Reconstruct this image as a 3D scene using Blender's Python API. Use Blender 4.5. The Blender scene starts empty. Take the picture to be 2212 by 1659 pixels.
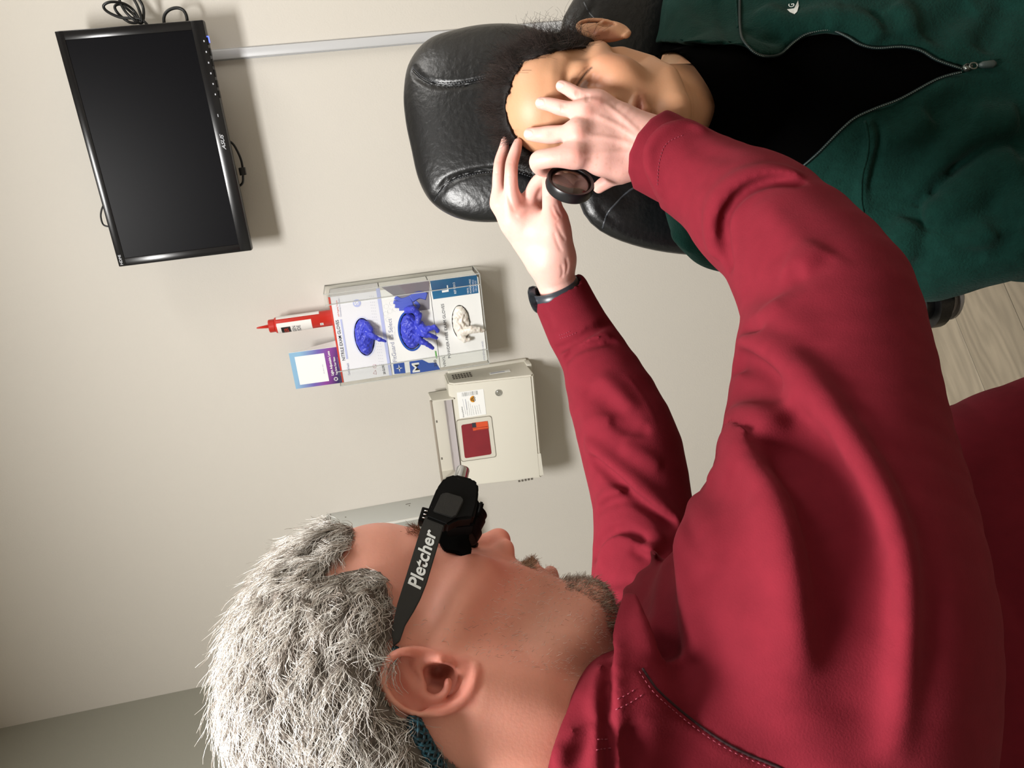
import bpy, bmesh, math, random
import numpy as np
from mathutils import Vector, Matrix, noise
random.seed(7); rng = np.random.default_rng(7)
scn = bpy.context.scene; COL = scn.collection
# ---------------------------------------------------------------- camera
FPX = 1650.0; CAM = np.array([0.0, 0.0, 1.46]); WY = 2.0      # focal length in px of a 2212x1659 frame, eye point, wall distance
_y, _p, _r = np.radians([20.5, 8.87, 9.0])
FW = np.array([-np.sin(_y)*np.cos(_p), np.cos(_y)*np.cos(_p), -np.sin(_p)])
_R0 = np.array([np.cos(_y), np.sin(_y), 0.0]); _D0 = np.cross(FW, _R0)
UU = np.cos(_r)*_R0 + np.sin(_r)*_D0          # photo "up" (the phone was held sideways: room up is photo left)
VV = -np.sin(_r)*_R0 + np.cos(_r)*_D0         # photo "right" = roughly down in the room
cam = bpy.data.cameras.new('camera'); camo = bpy.data.objects.new('camera', cam); COL.objects.link(camo)
cam.sensor_width = 36.0; cam.lens = FPX/2212*36.0; cam.clip_start = 0.02; cam.clip_end = 50
M = Matrix(((VV[0], UU[0], -FW[0], CAM[0]), (VV[1], UU[1], -FW[1], CAM[1]), (VV[2], UU[2], -FW[2], CAM[2]), (0, 0, 0, 1)))
camo.matrix_world = M; scn.camera = camo
def ray(x, y): return FW + VV*((x-1106)/FPX) + UU*((829.5-y)/FPX)
def P(x, y, d): return CAM + ray(x, y)*d
def WP(x, y, off=0.0):
    r = ray(x, y); return CAM + r*((WY-off)/r[1])
def proj(p):
    q = np.asarray(p, float)-CAM; d = q @ FW
    return 1106+FPX*(q @ VV)/d, 829.5-FPX*(q @ UU)/d, d
# ---------------------------------------------------------------- light
vs = scn.view_settings; vs.view_transform = 'Standard'; vs.look = 'None'; vs.gamma = 1.0; vs.use_curve_mapping = False
vs.exposure = 0.0
w = bpy.data.worlds.new('world'); scn.world = w; w.use_nodes = True
w.node_tree.nodes['Background'].inputs[0].default_value = (1.0, 0.97, 0.93, 1); w.node_tree.nodes['Background'].inputs[1].default_value = 0.12
def area(name, loc, target, sx, sy, power, col):
    l = bpy.data.lights.new(name, 'AREA'); l.shape = 'RECTANGLE'; l.size = sx; l.size_y = sy; l.energy = power; l.color = col
    o = bpy.data.objects.new(name, l); COL.objects.link(o); o.location = loc
    o.rotation_euler = (Vector(target)-Vector(loc)).to_track_quat('-Z', 'Y').to_euler()
    return o
CEIL = 2.75
LIGHTS = [('ceiling_key_and_fill', (-0.30, 0.14, CEIL-0.03), 0.58, 0.58, 76.0, (1.0, 0.985, 0.962)),
          ('ceiling_key_and_fill', (1.45, 1.1, CEIL-0.03), 0.58, 1.15, 21.0, (1.0, 0.985, 0.962))]  # added fill lamp, brightens the chair side and the right of the wall
for n_, l_, a_, b_, e_, c_ in LIGHTS: area('key_and_fill_lamp', l_, (l_[0], l_[1], 0), a_, b_, e_, c_)
# ---------------------------------------------------------------- materials
def lin(c):
    if isinstance(c, str): c = tuple(int(c[i:i+2], 16)/255 for i in (0, 2, 4))
    return tuple(v/12.92 if v <= 0.04045 else ((v+0.055)/1.055)**2.4 for v in c)
def mat(name, c, rough=0.5, metal=0.0, noise_amt=0.0, nscale=8.0, bump=0.0, bscale=60.0, sheen=0.0, coat=0.0, spec=None, sss=0.0, attr=None, detail=4.0, stretch=None, c2=None):
    m = bpy.data.materials.new(name); m.use_nodes = True; nt = m.node_tree; b = nt.nodes['Principled BSDF']
    col = lin(c); b.inputs['Base Color'].default_value = (*col, 1); b.inputs['Roughness'].default_value = rough; b.inputs['Metallic'].default_value = metal
    if spec is not None: b.inputs['Specular IOR Level'].default_value = spec
    if sheen: b.inputs['Sheen Weight'].default_value = sheen; b.inputs['Sheen Roughness'].default_value = 0.5; b.inputs['Sheen Tint'].default_value = (*[min(1, v*2.0+.1) for v in col], 1)
    if coat: b.inputs['Coat Weight'].default_value = coat; b.inputs['Coat Roughness'].default_value = 0.15
    if sss: b.inputs['Subsurface Weight'].default_value = sss; b.inputs['Subsurface Radius'].default_value = (0.012, 0.004, 0.002); b.inputs['Subsurface Scale'].default_value = 1.0
    tc = nt.nodes.new('ShaderNodeTexCoord'); src = tc.outputs['Object']
    if stretch:
        mp = nt.nodes.new('ShaderNodeMapping'); mp.inputs['Scale'].default_value = stretch; nt.links.new(src, mp.inputs[0]); src = mp.outputs[0]
    base = None
    if attr:
        at = nt.nodes.new('ShaderNodeAttribute'); at.attribute_name = attr; base = at.outputs['Color']
    if noise_amt or c2:
        nz = nt.nodes.new('ShaderNodeTexNoise'); nz.inputs['Scale'].default_value = nscale; nz.inputs['Detail'].default_value = detail; nt.links.new(src, nz.inputs['Vector'])
        if c2:
            rp = nt.nodes.new('ShaderNodeValToRGB'); rp.color_ramp.elements[0].position = 0.35; rp.color_ramp.elements[1].position = 0.65
            rp.color_ramp.elements[0].color = (*col, 1); rp.color_ramp.elements[1].color = (*lin(c2), 1); nt.links.new(nz.outputs['Fac'], rp.inputs[0]); base = rp.outputs[0]
        else:
            hs = nt.nodes.new('ShaderNodeHueSaturation')
            mr = nt.nodes.new('ShaderNodeMapRange'); mr.inputs[1].default_value = 0.12; mr.inputs[2].default_value = 0.75; mr.inputs[3].default_value = 1-noise_amt; mr.inputs[4].default_value = 1+noise_amt
            nt.links.new(nz.outputs['Fac'], mr.inputs[0]); nt.links.new(mr.outputs[0], hs.inputs['Value'])
            hs.inputs['Color'].default_value = (*col, 1)
            if base: nt.links.new(base, hs.inputs['Color'])
            base = hs.outputs[0]
    if base: nt.links.new(base, b.inputs['Base Color'])
    if bump:
        n2 = nt.nodes.new('ShaderNodeTexNoise'); n2.inputs['Scale'].default_value = bscale; n2.inputs['Detail'].default_value = 6; nt.links.new(src, n2.inputs['Vector'])
        bp = nt.nodes.new('ShaderNodeBump'); bp.inputs['Strength'].default_value = 1.0; bp.inputs['Distance'].default_value = bump
        nt.links.new(n2.outputs['Fac'], bp.inputs['Height']); nt.links.new(bp.outputs[0], b.inputs['Normal'])
    return m
def clear_mat(name, tint, gloss=0.06, rough=0.03, opac=0.0):
    m = bpy.data.materials.new(name); m.use_nodes = True; nt = m.node_tree; nt.nodes.clear()
    out = nt.nodes.new('ShaderNodeOutputMaterial'); tr = nt.nodes.new('ShaderNodeBsdfTransparent'); tr.inputs[0].default_value = (*tint, 1)
    gl = nt.nodes.new('ShaderNodeBsdfGlossy'); gl.inputs['Roughness'].default_value = rough
    mx = nt.nodes.new('ShaderNodeMixShader'); mx.inputs[0].default_value = gloss; nt.links.new(tr.outputs[0], mx.inputs[1]); nt.links.new(gl.outputs[0], mx.inputs[2])
    last = mx
    if opac:
        df = nt.nodes.new('ShaderNodeBsdfDiffuse'); df.inputs[0].default_value = (.75, .76, .74, 1)
        m2 = nt.nodes.new('ShaderNodeMixShader'); m2.inputs[0].default_value = opac; nt.links.new(mx.outputs[0], m2.inputs[1]); nt.links.new(df.outputs[0], m2.inputs[2]); last = m2
    nt.links.new(last.outputs[0], out.inputs[0]); return m
def emit_mat(name, c, s):
    m = bpy.data.materials.new(name); m.use_nodes = True; b = m.node_tree.nodes['Principled BSDF']
    b.inputs['Base Color'].default_value = (*lin(c), 1); b.inputs['Emission Color'].default_value = (*lin(c), 1); b.inputs['Emission Strength'].default_value = s; return m
# ---------------------------------------------------------------- objects
def tag(o, label=None, cat=None, group=None, kind=None):
    if label: o['label'] = label
    if cat: o['category'] = cat
    if group: o['group'] = group
    if kind: o['kind'] = kind
    return o
def empty(name, loc, label, cat, group=None):
    o = bpy.data.objects.new(name, None); COL.objects.link(o); o.location = Vector(loc); o.empty_display_size = .02
    return tag(o, label, cat, group)
def finish(name, me, m, parent=None, smooth=True):
    """link a mesh given in world coordinates; its origin moves to the parent's origin (or stays at its own centre)"""
    o = bpy.data.objects.new(name, me); COL.objects.link(o)
    org = Vector((0, 0, 0)); q = parent
    while q is not None: org += Vector(q.location); q = q.parent
    if parent is None:
        c = np.empty(len(me.vertices)*3); me.vertices.foreach_get('co', c); c = c.reshape(-1, 3); org = Vector((c.min(0)+c.max(0))/2)
        me.transform(Matrix.Translation(-org)); o.location = org
    else:
        me.transform(Matrix.Translation(-org)); o.parent = parent
    if m is not None:
        for k in (m if isinstance(m, (list, tuple)) else [m]): me.materials.append(k)
    if smooth: me.polygons.foreach_set('use_smooth', np.ones(len(me.polygons), bool))
    me.update(); return o
def obj(name, bm, m, parent=None, smooth=True, auto=None):
    me = bpy.data.meshes.new(name); bmesh.ops.recalc_face_normals(bm, faces=bm.faces[:]) ; bm.to_mesh(me); bm.free()
    o = finish(name, me, m, parent, smooth)
    if smooth and auto is not None: me.set_sharp_from_angle(angle=math.radians(auto))
    return o
def NB(): return bmesh.new()
def rbox(bm, lo, hi, bev=0.0, seg=2):
    lo = Vector(lo); hi = Vector(hi); r = bmesh.ops.create_cube(bm, size=1.0)
    for v in r['verts']: v.co = Vector([lo[i]+(v.co[i]+.5)*(hi[i]-lo[i]) for i in range(3)])
    if bev:
        es = list({e for v in r['verts'] for e in v.link_edges})
        bmesh.ops.bevel(bm, geom=es, offset=bev, segments=seg, affect='EDGES', profile=.5)
    return bm
def boxo(name, lo, hi, m, parent=None, bev=0.0, seg=2): return obj(name, rbox(NB(), lo, hi, bev, seg), m, parent, auto=35)
def tube(bm, pts, r, n=8, cap=True, closed=False):
    pts = [Vector(p) for p in pts]; N = len(pts); rs = r if hasattr(r, '__len__') else [r]*N
    rings = []; up = None
    for i, p in enumerate(pts):
        a = pts[(i-1) % N] if (closed or i > 0) else p; b = pts[(i+1) % N] if (closed or i < N-1) else p
        t = (b-a).normalized() if (b-a).length > 1e-9 else Vector((0, 0, 1))
        if up is None: up = t.orthogonal().normalized()
        up = (up - t*up.dot(t)).normalized(); s = t.cross(up)
        rings.append([bm.verts.new(p+(up*math.cos(k*2*math.pi/n)+s*math.sin(k*2*math.pi/n))*rs[i]) for k in range(n)])
    for i in range(N if closed else N-1):
        A = rings[i]; B = rings[(i+1) % N]
        for k in range(n): bm.faces.new((A[k], A[(k+1) % n], B[(k+1) % n], B[k]))
    if cap and not closed: bm.faces.new(rings[0][::-1]); bm.faces.new(rings[-1])
    return bm
def spline(pts, n=8, closed=False):
    pts = [np.asarray(p, float) for p in pts]; N = len(pts); out = []
    for i in range(N if closed else N-1):
        g = lambda j: pts[j % N] if closed else pts[min(max(j, 0), N-1)]
        p0, p1, p2, p3 = g(i-1), g(i), g(i+1), g(i+2)
        for k in range(n):
            t = k/n; out.append(.5*((2*p1)+(-p0+p2)*t+(2*p0-5*p1+4*p2-p3)*t*t+(-p0+3*p1-3*p2+p3)*t**3))
    if not closed: out.append(pts[-1])
    return np.array(out)
def lathe(bm, prof, org, ax, n=32):
    """prof: (radius, height) pairs along ax from org"""
    ax = Vector(ax).normalized(); u = ax.orthogonal().normalized(); v = ax.cross(u); org = Vector(org); rings = []
    for r, h in prof:
        if r < 1e-6: rings.append([bm.verts.new(org+ax*h)])
        else: rings.append([bm.verts.new(org+ax*h+(u*math.cos(k*2*math.pi/n)+v*math.sin(k*2*math.pi/n))*r) for k in range(n)])
    for A, B in zip(rings, rings[1:]):
        for k in range(n):
            a = [A[k % len(A)], A[(k+1) % n % len(A)], B[(k+1) % n % len(B)], B[k % len(B)]]
            a = list(dict.fromkeys(a))
            if len(a) > 2:
                try: bm.faces.new(a)
                except ValueError: pass
    return bm
def prism(bm, pts, vec):
    a = [bm.verts.new(Vector(p)) for p in pts]; b = [bm.verts.new(Vector(p)+Vector(vec)) for p in pts]; n = len(a)
    bm.faces.new(a[::-1]); bm.faces.new(b)
    for i in range(n): bm.faces.new((a[i], a[(i+1) % n], b[(i+1) % n], b[i]))
    return bm
def text(name, s, m, parent, origin, xdir, ydir, width=None, height=None, shear=0.0, bold=0.0, depth=0.0002, align='LEFT'):
    """lettering laid on a surface; origin = baseline start, width or height fixes its size"""
    cu = bpy.data.curves.new('t', 'FONT'); cu.body = s; cu.size = 1.0; cu.shear = shear; cu.offset = bold; cu.resolution_u = 3; cu.extrude = 0.0
    to = bpy.data.objects.new('t', cu); COL.objects.link(to); dg = bpy.context.evaluated_depsgraph_get()
    me = bpy.data.meshes.new_from_object(to.evaluated_get(dg)); bpy.data.objects.remove(to); bpy.data.curves.remove(cu)
    c = np.empty(len(me.vertices)*3); me.vertices.foreach_get('co', c); c = c.reshape(-1, 3)
    x0, x1 = c[:, 0].min(), c[:, 0].max()
    sx = (width/(x1-x0)) if width else (height/0.72); sy = (height/0.72) if height else sx
    X = np.array(xdir, float); X /= np.linalg.norm(X); Y = np.array(ydir, float); Y -= X*(X@Y); Y /= np.linalg.norm(Y)
    c = np.array(origin)+np.outer((c[:, 0]-x0)*sx, X)+np.outer(c[:, 1]*sy, Y)
    me.vertices.foreach_set('co', c.ravel()); me.name = name
    return finish(name, me, m, parent, smooth=False)
# ---------------------------------------------------------------- implicit surfaces (smooth-blended tapered capsules, ellipsoids, creases) -> mesh
def _segs(pts, A, B, RA, RB):
    best = None; X = [np.ascontiguousarray(pts[:, i]) for i in range(3)]
    for a, b, ra, rb in zip(A, B, RA, RB):
        ab = b-a; L = float(ab@ab)+1e-12; q0, q1, q2 = X[0]-a[0], X[1]-a[1], X[2]-a[2]
        t = q0*(ab[0]/L); t += q1*(ab[1]/L); t += q2*(ab[2]/L); np.clip(t, 0, 1, out=t)
        q0 -= t*ab[0]; q1 -= t*ab[1]; q2 -= t*ab[2]; q0 *= q0; q0 += q1*q1; q0 += q2*q2; np.sqrt(q0, out=q0); q0 -= ra; t *= (rb-ra); q0 -= t
        best = q0 if best is None else np.minimum(best, q0, out=best)
    return best
class Sdf:
    tm = {}
    def __init__(s): s.p = []; s.pad = 0.02
    def _add(s, op, fn, lo, hi, k): kk = max(k, s.pad) if op == '+' else k; s.p.append((op, fn, np.asarray(lo)-kk-.004, np.asarray(hi)+kk+.004, k)); return s
    def chain(s, pts, rad, k=.01, op='+'):
        A = np.array(pts, np.float32); R = np.array(rad if hasattr(rad, '__len__') else [rad]*len(A), float)
        if len(A) == 1: A = np.vstack([A, A+1e-5]); R = np.r_[R, R]
        m = R.max()
        return s._add(op, lambda x: _segs(x, A[:-1], A[1:], R[:-1], R[1:]), A.min(0)-m, A.max(0)+m, k)
    def ell(s, c, r, k=.01, op='+', R=None):
        c = np.array(c, float); r = np.array(r, float); Rm = np.eye(3) if R is None else np.array(R, float)   # columns = axes in world
        def fn(x):
            q = (x-c.astype(np.float32))@Rm.astype(np.float32); k0 = np.linalg.norm(q/r, axis=1); k1 = np.linalg.norm(q/(r*r), axis=1)+1e-9; return k0*(k0-1)/k1
        e = np.sqrt((Rm**2)@(r**2)); return s._add(op, fn, c-e, c+e, k)
    def fn(s, f, lo, hi, k=.003, op='-'): return s._add(op, f, lo, hi, k)
    def fold(s, pts, h, r, taper=True, back=False, sides=None):
        """raise (h>0) or press in (h<0) a rounded crease along a 3-D polyline; sides=(dir, ratio): steeper on one side"""
        A = np.array(pts, np.float32); n = len(A)
        ww = np.abs(np.sin(np.linspace(0, 1, n)*np.pi))**.45 if taper else np.ones(n); ww = ww.astype(np.float32)
        if taper == 'out': t_ = np.linspace(0, 1, n); ww = (np.clip(t_/.12, 0, 1)*np.clip((1-t_)/.5, 0, 1)**.8).astype(np.float32)
        rr = abs(r)*2.6
        def fn(x):
            best = np.full(len(x), 9., np.float32); wt = np.zeros(len(x), np.float32); sg = np.zeros(len(x), np.float32); X = [np.ascontiguousarray(x[:, i]) for i in range(3)]
            for i in range(n-1):
                ab = A[i+1]-A[i]; L = float(ab@ab)+1e-12; a = A[i]; q0, q1, q2 = X[0]-a[0], X[1]-a[1], X[2]-a[2]
                t = q0*(ab[0]/L); t += q1*(ab[1]/L); t += q2*(ab[2]/L); np.clip(t, 0, 1, out=t); q0 -= t*ab[0]; q1 -= t*ab[1]; q2 -= t*ab[2]; d = q0*q0; d += q1*q1; d += q2*q2
                m = d < best; best = np.where(m, d, best); wt = np.where(m, ww[i]+(ww[i+1]-ww[i])*t, wt)
                if sides is not None: sg = np.where(m, q0*sides[0][0]+q1*sides[0][1]+q2*sides[0][2], sg)
            rad = r if sides is None else np.where(sg > 0, r*sides[1], r)
            return h*wt*np.exp(-best/(rad*rad))
        return s._add('d', fn, A.min(0)-rr, A.max(0)+rr, 0)
    def bumps(s, lo, hi, amp, scale, seed=0, f=None):
        def fn(x):
            q = x*scale+seed
            n = np.sin(q[:, 0]*1.7+1.3*np.sin(q[:, 1]*1.1+q[:, 2]))*np.sin(q[:, 1]*1.3+1.7*np.sin(q[:, 2]*.9+seed))+.5*np.sin(q[:, 2]*2.3+2*np.sin(q[:, 0]*1.3))
            return amp*n
        return s._add('d', fn, lo, hi, 0)
    def ev(s, x, cap=.06, prims=None):
        x = x.astype(np.float32, copy=False); F = np.full(len(x), cap, np.float32); lo = x.min(0); hi = x.max(0)
        for op, fn, a, b, k in (prims or s.p):
            if (a > hi).any() or (b < lo).any(): continue
            m = ((x >= a) & (x <= b)).all(1)
            if not m.any(): continue
            full = m.all(); xs = x if full else x[m]; d = fn(xs); f = F if full else F[m]
            if op == '+':
                if k > 0: h = np.maximum(k-np.abs(f-d), 0)/k; v = np.minimum(f, d)-h*h*k*.25
                else: v = np.minimum(f, d)
            elif op == '-':
                d = -d
                if k > 0: h = np.maximum(k-np.abs(f-d), 0)/k; v = np.maximum(f, d)+h*h*k*.25
                else: v = np.maximum(f, d)
            else: v = f-d
            if full: F = v
            else: F = F.copy() if F is f else F; F[m] = v
        return F
    def bounds(s):
        u = [q for q in s.p if q[0] == '+']; return np.min([q[2] for q in u], 0)-.005, np.max([q[3] for q in u], 0)+.005
    def hit(s, px, py, d0=.36, d1=1.5):
        """first point of the surface seen along the eye ray through a photo pixel"""
        r = ray(px, py); t = np.arange(d0, d1, .007); x = CAM+t[:, None]*r; f = s.ev(x); i = np.where(f < 0)[0]
        if not len(i): return None
        a, b = t[max(i[0]-1, 0)], t[i[0]]
        for _ in range(12):
            m = (a+b)/2
            if s.ev((CAM+m*r)[None])[0] < 0: b = m
            else: a = m
        return CAM+b*r
    def hits(s, pts, dn=6, off=0.0):
        sp = spline([np.array(p[:2], float) for p in pts], dn) if dn else np.array(pts, float)
        out = [s.hit(*q) for q in sp]; out = [o for o in out if o is not None]
        if off:
            out = [o-(o-CAM)/np.linalg.norm(o-CAM)*off for o in out]
        return np.array(out)
    def mesh(s, h, lo=None, hi=None, B=20):
        b0, b1 = s.bounds(); lo = b0 if lo is None else np.maximum(b0, lo); hi = b1 if hi is None else np.minimum(b1, hi)
        n = np.ceil((hi-lo)/h).astype(int)+2; nb = np.ceil(n/B).astype(int)
        G = np.stack(np.meshgrid(*[np.arange(k) for k in nb], indexing='ij'), -1).reshape(-1, 3)
        C = lo+(G*B+B/2)*h; F = s.ev(C, cap=1.0 if False else .2)
        # far blocks: value is capped, near blocks need a full look
        hd = B*h*.5*1.7321
        near = []
        for g, c, f in zip(G, C, F):
            if abs(f) < hd*1.25+.012: near.append(g)
        near = np.array(near); o = np.stack(np.meshgrid(*[np.arange(B+1)]*3, indexing='ij'), -1).reshape(-1, 3)
        S = n+B+3; key = lambda c: (c[:, 0].astype(np.int64)*S[1]+c[:, 1])*S[2]+c[:, 2]
        VK = []; VP = []; Q = []
        co = np.array([[i, j, k] for i in (0, 1) for j in (0, 1) for k in (0, 1)])
        ed = [(a, b) for a in range(8) for b in range(a+1, 8) if abs(co[a]-co[b]).sum() == 1]
        for g in near:
            idx = o+g*B; x = lo+idx*h; pl = x.min(0); ph = x.max(0)
            pr = [q for q in s.p if not ((q[2] > ph).any() or (q[3] < pl).any())]
            if not pr: continue
            xc = x.reshape(B+1, B+1, B+1, 3)[::5, ::5, ::5].reshape(-1, 3)
            if np.abs(s.ev(xc, prims=pr)).min() > 5*h*.9*1.15+.003: continue
            f = s.ev(x, prims=pr).reshape(B+1, B+1, B+1); f = np.where(np.abs(f) < 1e-7, 1e-7, f); sg = f < 0
            if sg.all() or not sg.any(): continue
            c8 = np.stack([sg[a:a+B, b:b+B, c:c+B] for a, b, c in co], -1); cnt = c8.sum(-1); act = np.argwhere((cnt > 0) & (cnt < 8))
            if not len(act): continue
            v8 = np.stack([f[act[:, 0]+a, act[:, 1]+b, act[:, 2]+c] for a, b, c in co], -1)
            acc = np.zeros((len(act), 3)); ct = np.zeros(len(act))
            for a, b in ed:
                fa = v8[:, a]; fb = v8[:, b]; m = (fa < 0) != (fb < 0); t = np.where(m, fa/np.where(m, fa-fb, 1), 0)
                acc += (co[a]+t[:, None]*(co[b]-co[a]))*m[:, None]; ct += m
            VP.append(lo+(act+g*B+acc/ct[:, None])*h); VK.append(key(act+g*B))
            for ax in range(3):
                e = np.eye(3, dtype=int)[ax]; s0 = sg[:B, :B, :B]; s1 = sg[e[0]:e[0]+B, e[1]:e[1]+B, e[2]:e[2]+B]
                cr = np.argwhere(s0 != s1)
                if not len(cr): continue
                inside = s0[cr[:, 0], cr[:, 1], cr[:, 2]]; cg = cr+g*B; e1 = np.eye(3, dtype=int)[(ax+1) % 3]; e2 = np.eye(3, dtype=int)[(ax+2) % 3]
                q = np.stack([key(cg), key(cg-e1), key(cg-e1-e2), key(cg-e2)], 1); q = np.where(inside[:, None], q, q[:, ::-1]); Q.append(q)
        VK = np.concatenate(VK); VP = np.concatenate(VP); Q = np.concatenate(Q); srt = np.argsort(VK); VK = VK[srt]; VP = VP[srt]
        p = np.searchsorted(VK, Q); p = np.clip(p, 0, len(VK)-1); ok = (VK[p] == Q).all(1); return VP, p[ok]
def islands_keep(V, Fq, keep=None):
    return V, Fq
def npmesh(name, V, Fq, colors=None, relax=1):
    V = V.copy()
    if relax:
        E = np.concatenate([Fq[:, [0, 1]], Fq[:, [1, 2]], Fq[:, [2, 3]], Fq[:, [3, 0]]]) if Fq.shape[1] == 4 else np.concatenate([Fq[:, [0, 1]], Fq[:, [1, 2]], Fq[:, [2, 0]]])
        for _ in range(relax):
            A = np.zeros_like(V); n = np.zeros(len(V))
            for i in range(3): A[:, i] = np.bincount(E[:, 0], V[E[:, 1], i], len(V))+np.bincount(E[:, 1], V[E[:, 0], i], len(V))
            n = np.bincount(E[:, 0], minlength=len(V))+np.bincount(E[:, 1], minlength=len(V)); V = V*.5+.5*A/np.maximum(n, 1)[:, None]
    me = bpy.data.meshes.new(name); k = Fq.shape[1]
    me.vertices.add(len(V)); me.vertices.foreach_set('co', V.astype(np.float32).ravel())
    me.loops.add(Fq.size); me.loops.foreach_set('vertex_index', Fq.astype(np.int32).ravel())
    me.polygons.add(len(Fq)); me.polygons.foreach_set('loop_start', np.arange(0, Fq.size, k, dtype=np.int32))
    me.update(calc_edges=True); me.validate()
    if colors is not None:
        a = me.color_attributes.new('Col', 'FLOAT_COLOR', 'POINT'); c = np.ones((len(V), 4), np.float32); c[:, :3] = colors; a.data.foreach_set('color', c.ravel())
    return me
def pxr(r, d): return r*d/FPX
def CH(lst):
    """(px, py, depth, radius px) -> world points and metric radii"""
    return [P(a, b, d) for a, b, d, r in lst], [pxr(r, d) for a, b, d, r in lst]
def poly_sd(px, py, poly):
    """signed distance (px) to a photo-space polygon, negative inside"""
    poly = np.array(poly, float); d = np.full(px.shape, 1e9); ins = np.zeros(px.shape, bool); n = len(poly)
    for i in range(n):
        a = poly[i]; b = poly[(i+1) % n]; e = b-a; L = e@e+1e-9
        t = np.clip(((px-a[0])*e[0]+(py-a[1])*e[1])/L, 0, 1); d = np.minimum(d, (px-a[0]-t*e[0])**2+(py-a[1]-t*e[1])**2)
        c = (a[1] > py) != (b[1] > py); xi = a[0]+(py-a[1])*e[0]/np.where(abs(e[1]) < 1e-9, 1e-9, e[1]); ins ^= c & (px < xi)
    return np.where(ins, -1, 1)*np.sqrt(d)
def strands(name, roots, dirs_fn, m, parent, seg=6, r0=.00012, colors=None, n=3):
    """every hair a thin tapering prism; dirs_fn(points, step, i) -> unit step directions"""
    X = [roots]; p = roots.copy()
    for i in range(seg): p = p+dirs_fn(p, i); X.append(p)
    X = np.array(X); T = np.gradient(X, axis=0); T /= np.linalg.norm(T, axis=2, keepdims=True)+1e-12
    ref = np.array([.37, .21, .9]); u = np.cross(T, ref); u /= np.linalg.norm(u, axis=2, keepdims=True)+1e-12; v = np.cross(T, u)
    N = len(roots); S = seg+1; rad = (r0*np.linspace(1, .35, S)**.7)[:, None, None]
    rings = np.stack([X+(u*math.cos(a)+v*math.sin(a))*rad for a in np.arange(n)*2*math.pi/n], 2)      # S,N,n,3
    V = rings.transpose(1, 0, 2, 3).reshape(-1, 3); base = (np.arange(N)*S*n)[:, None, None]+(np.arange(S-1)*n)[None, :, None]; k = np.arange(n)[None, None]
    Fq = np.stack([base+k, base+(k+1) % n, base+n+(k+1) % n, base+n+k], -1).reshape(-1, 4)
    col = None if colors is None else np.repeat(colors, S*n, axis=0)
    me = npmesh(name, V, Fq, col, relax=0); return finish(name, me, m, parent)
# ---------------------------------------------------------------- room shell
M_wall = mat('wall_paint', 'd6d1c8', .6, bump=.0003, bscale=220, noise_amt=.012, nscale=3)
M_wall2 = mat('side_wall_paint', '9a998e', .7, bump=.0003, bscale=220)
M_ceil = mat('ceiling_tile', 'dcdad2', .9, bump=.0006, bscale=160)
XL, XR, YB = -1.545, 2.3, -2.4
def struct(o): return tag(o, kind='structure')
struct(boxo('wall_back', (XL-.1, WY, -.1), (XR+.1, WY+.1, CEIL+.1), M_wall))
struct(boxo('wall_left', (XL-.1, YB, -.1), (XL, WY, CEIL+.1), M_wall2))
struct(boxo('wall_right', (XR, YB, -.1), (XR+.1, WY, CEIL+.1), M_wall))
struct(boxo('wall_front', (XL-.1, YB-.1, -.1), (XR+.1, YB, CEIL+.1), M_wall))
struct(boxo('ceiling', (XL, YB, CEIL), (XR, WY, CEIL+.1), M_ceil))
M_base = mat('baseboard_vinyl', '8b8880', .5)
struct(boxo('baseboard_back', (XL, WY-.008, .006), (XR, WY, .10), M_base, bev=.002))
struct(boxo('baseboard_left', (XL, YB, .006), (XL+.008, WY-.008, .10), M_base, bev=.002))
# floor: vinyl planks, each a piece with its own bevelled edges
M_fl0 = mat('floor_base', '5a5147', .8)
floor = struct(boxo('floor', (XL-.1, YB-.1, -.05), (XR+.1, WY+.1, -.0035), M_fl0))
def plank_mat(i):
    m = mat('vinyl_plank', ['867b6b', '8f8472', '7d725f', '958a78'][i], .45, noise_amt=.16, nscale=3.2, stretch=(1.6, 17, 6), bump=.0003, bscale=30, detail=8)
    nt = m.node_tree; b = nt.nodes['Principled BSDF']; wv = nt.nodes.new('ShaderNodeTexWave'); wv.wave_type = 'BANDS'; wv.bands_direction = 'Y'
    wv.inputs['Scale'].default_value = 5; wv.inputs['Distortion'].default_value = 22; wv.inputs['Detail'].default_value = 3; wv.inputs['Detail Scale'].default_value = .8
    tc = nt.nodes.new('ShaderNodeTexCoord'); mp = nt.nodes.new('ShaderNodeMapping'); mp.inputs['Scale'].default_value = (.55, 2.2, 1); mp.inputs['Location'].default_value = (i*3.1, i*1.7, 0)
    nt.links.new(tc.outputs['Object'], mp.inputs[0]); nt.links.new(mp.outputs[0], wv.inputs['Vector'])
    mr = nt.nodes.new('ShaderNodeMapRange'); mr.inputs[3].default_value = .86; mr.inputs[4].default_value = 1.04; nt.links.new(wv.outputs['Fac'], mr.inputs[0])
    hs = nt.nodes.new('ShaderNodeHueSaturation'); old = b.inputs['Base Color'].links[0].from_socket; nt.links.new(old, hs.inputs['Color']); nt.links.new(mr.outputs[0], hs.inputs['Value']); nt.links.new(hs.outputs[0], b.inputs['Base Color'])
    return m
PM = [plank_mat(i) for i in range(4)]
ang = math.radians(38); pl, pw = 1.2, .18; ca, sa = math.cos(ang), math.sin(ang)
pm0 = []
for i in range(4):
    o = boxo('plank', (-pl/2+.0008, -pw/2+.0008, -.0035), (pl/2-.0008, pw/2-.0008, 0), PM[i], floor, bev=.0008, seg=1)
    pm0.append(o.data); bpy.data.objects.remove(o)
fo = Vector(floor.location)
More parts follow.
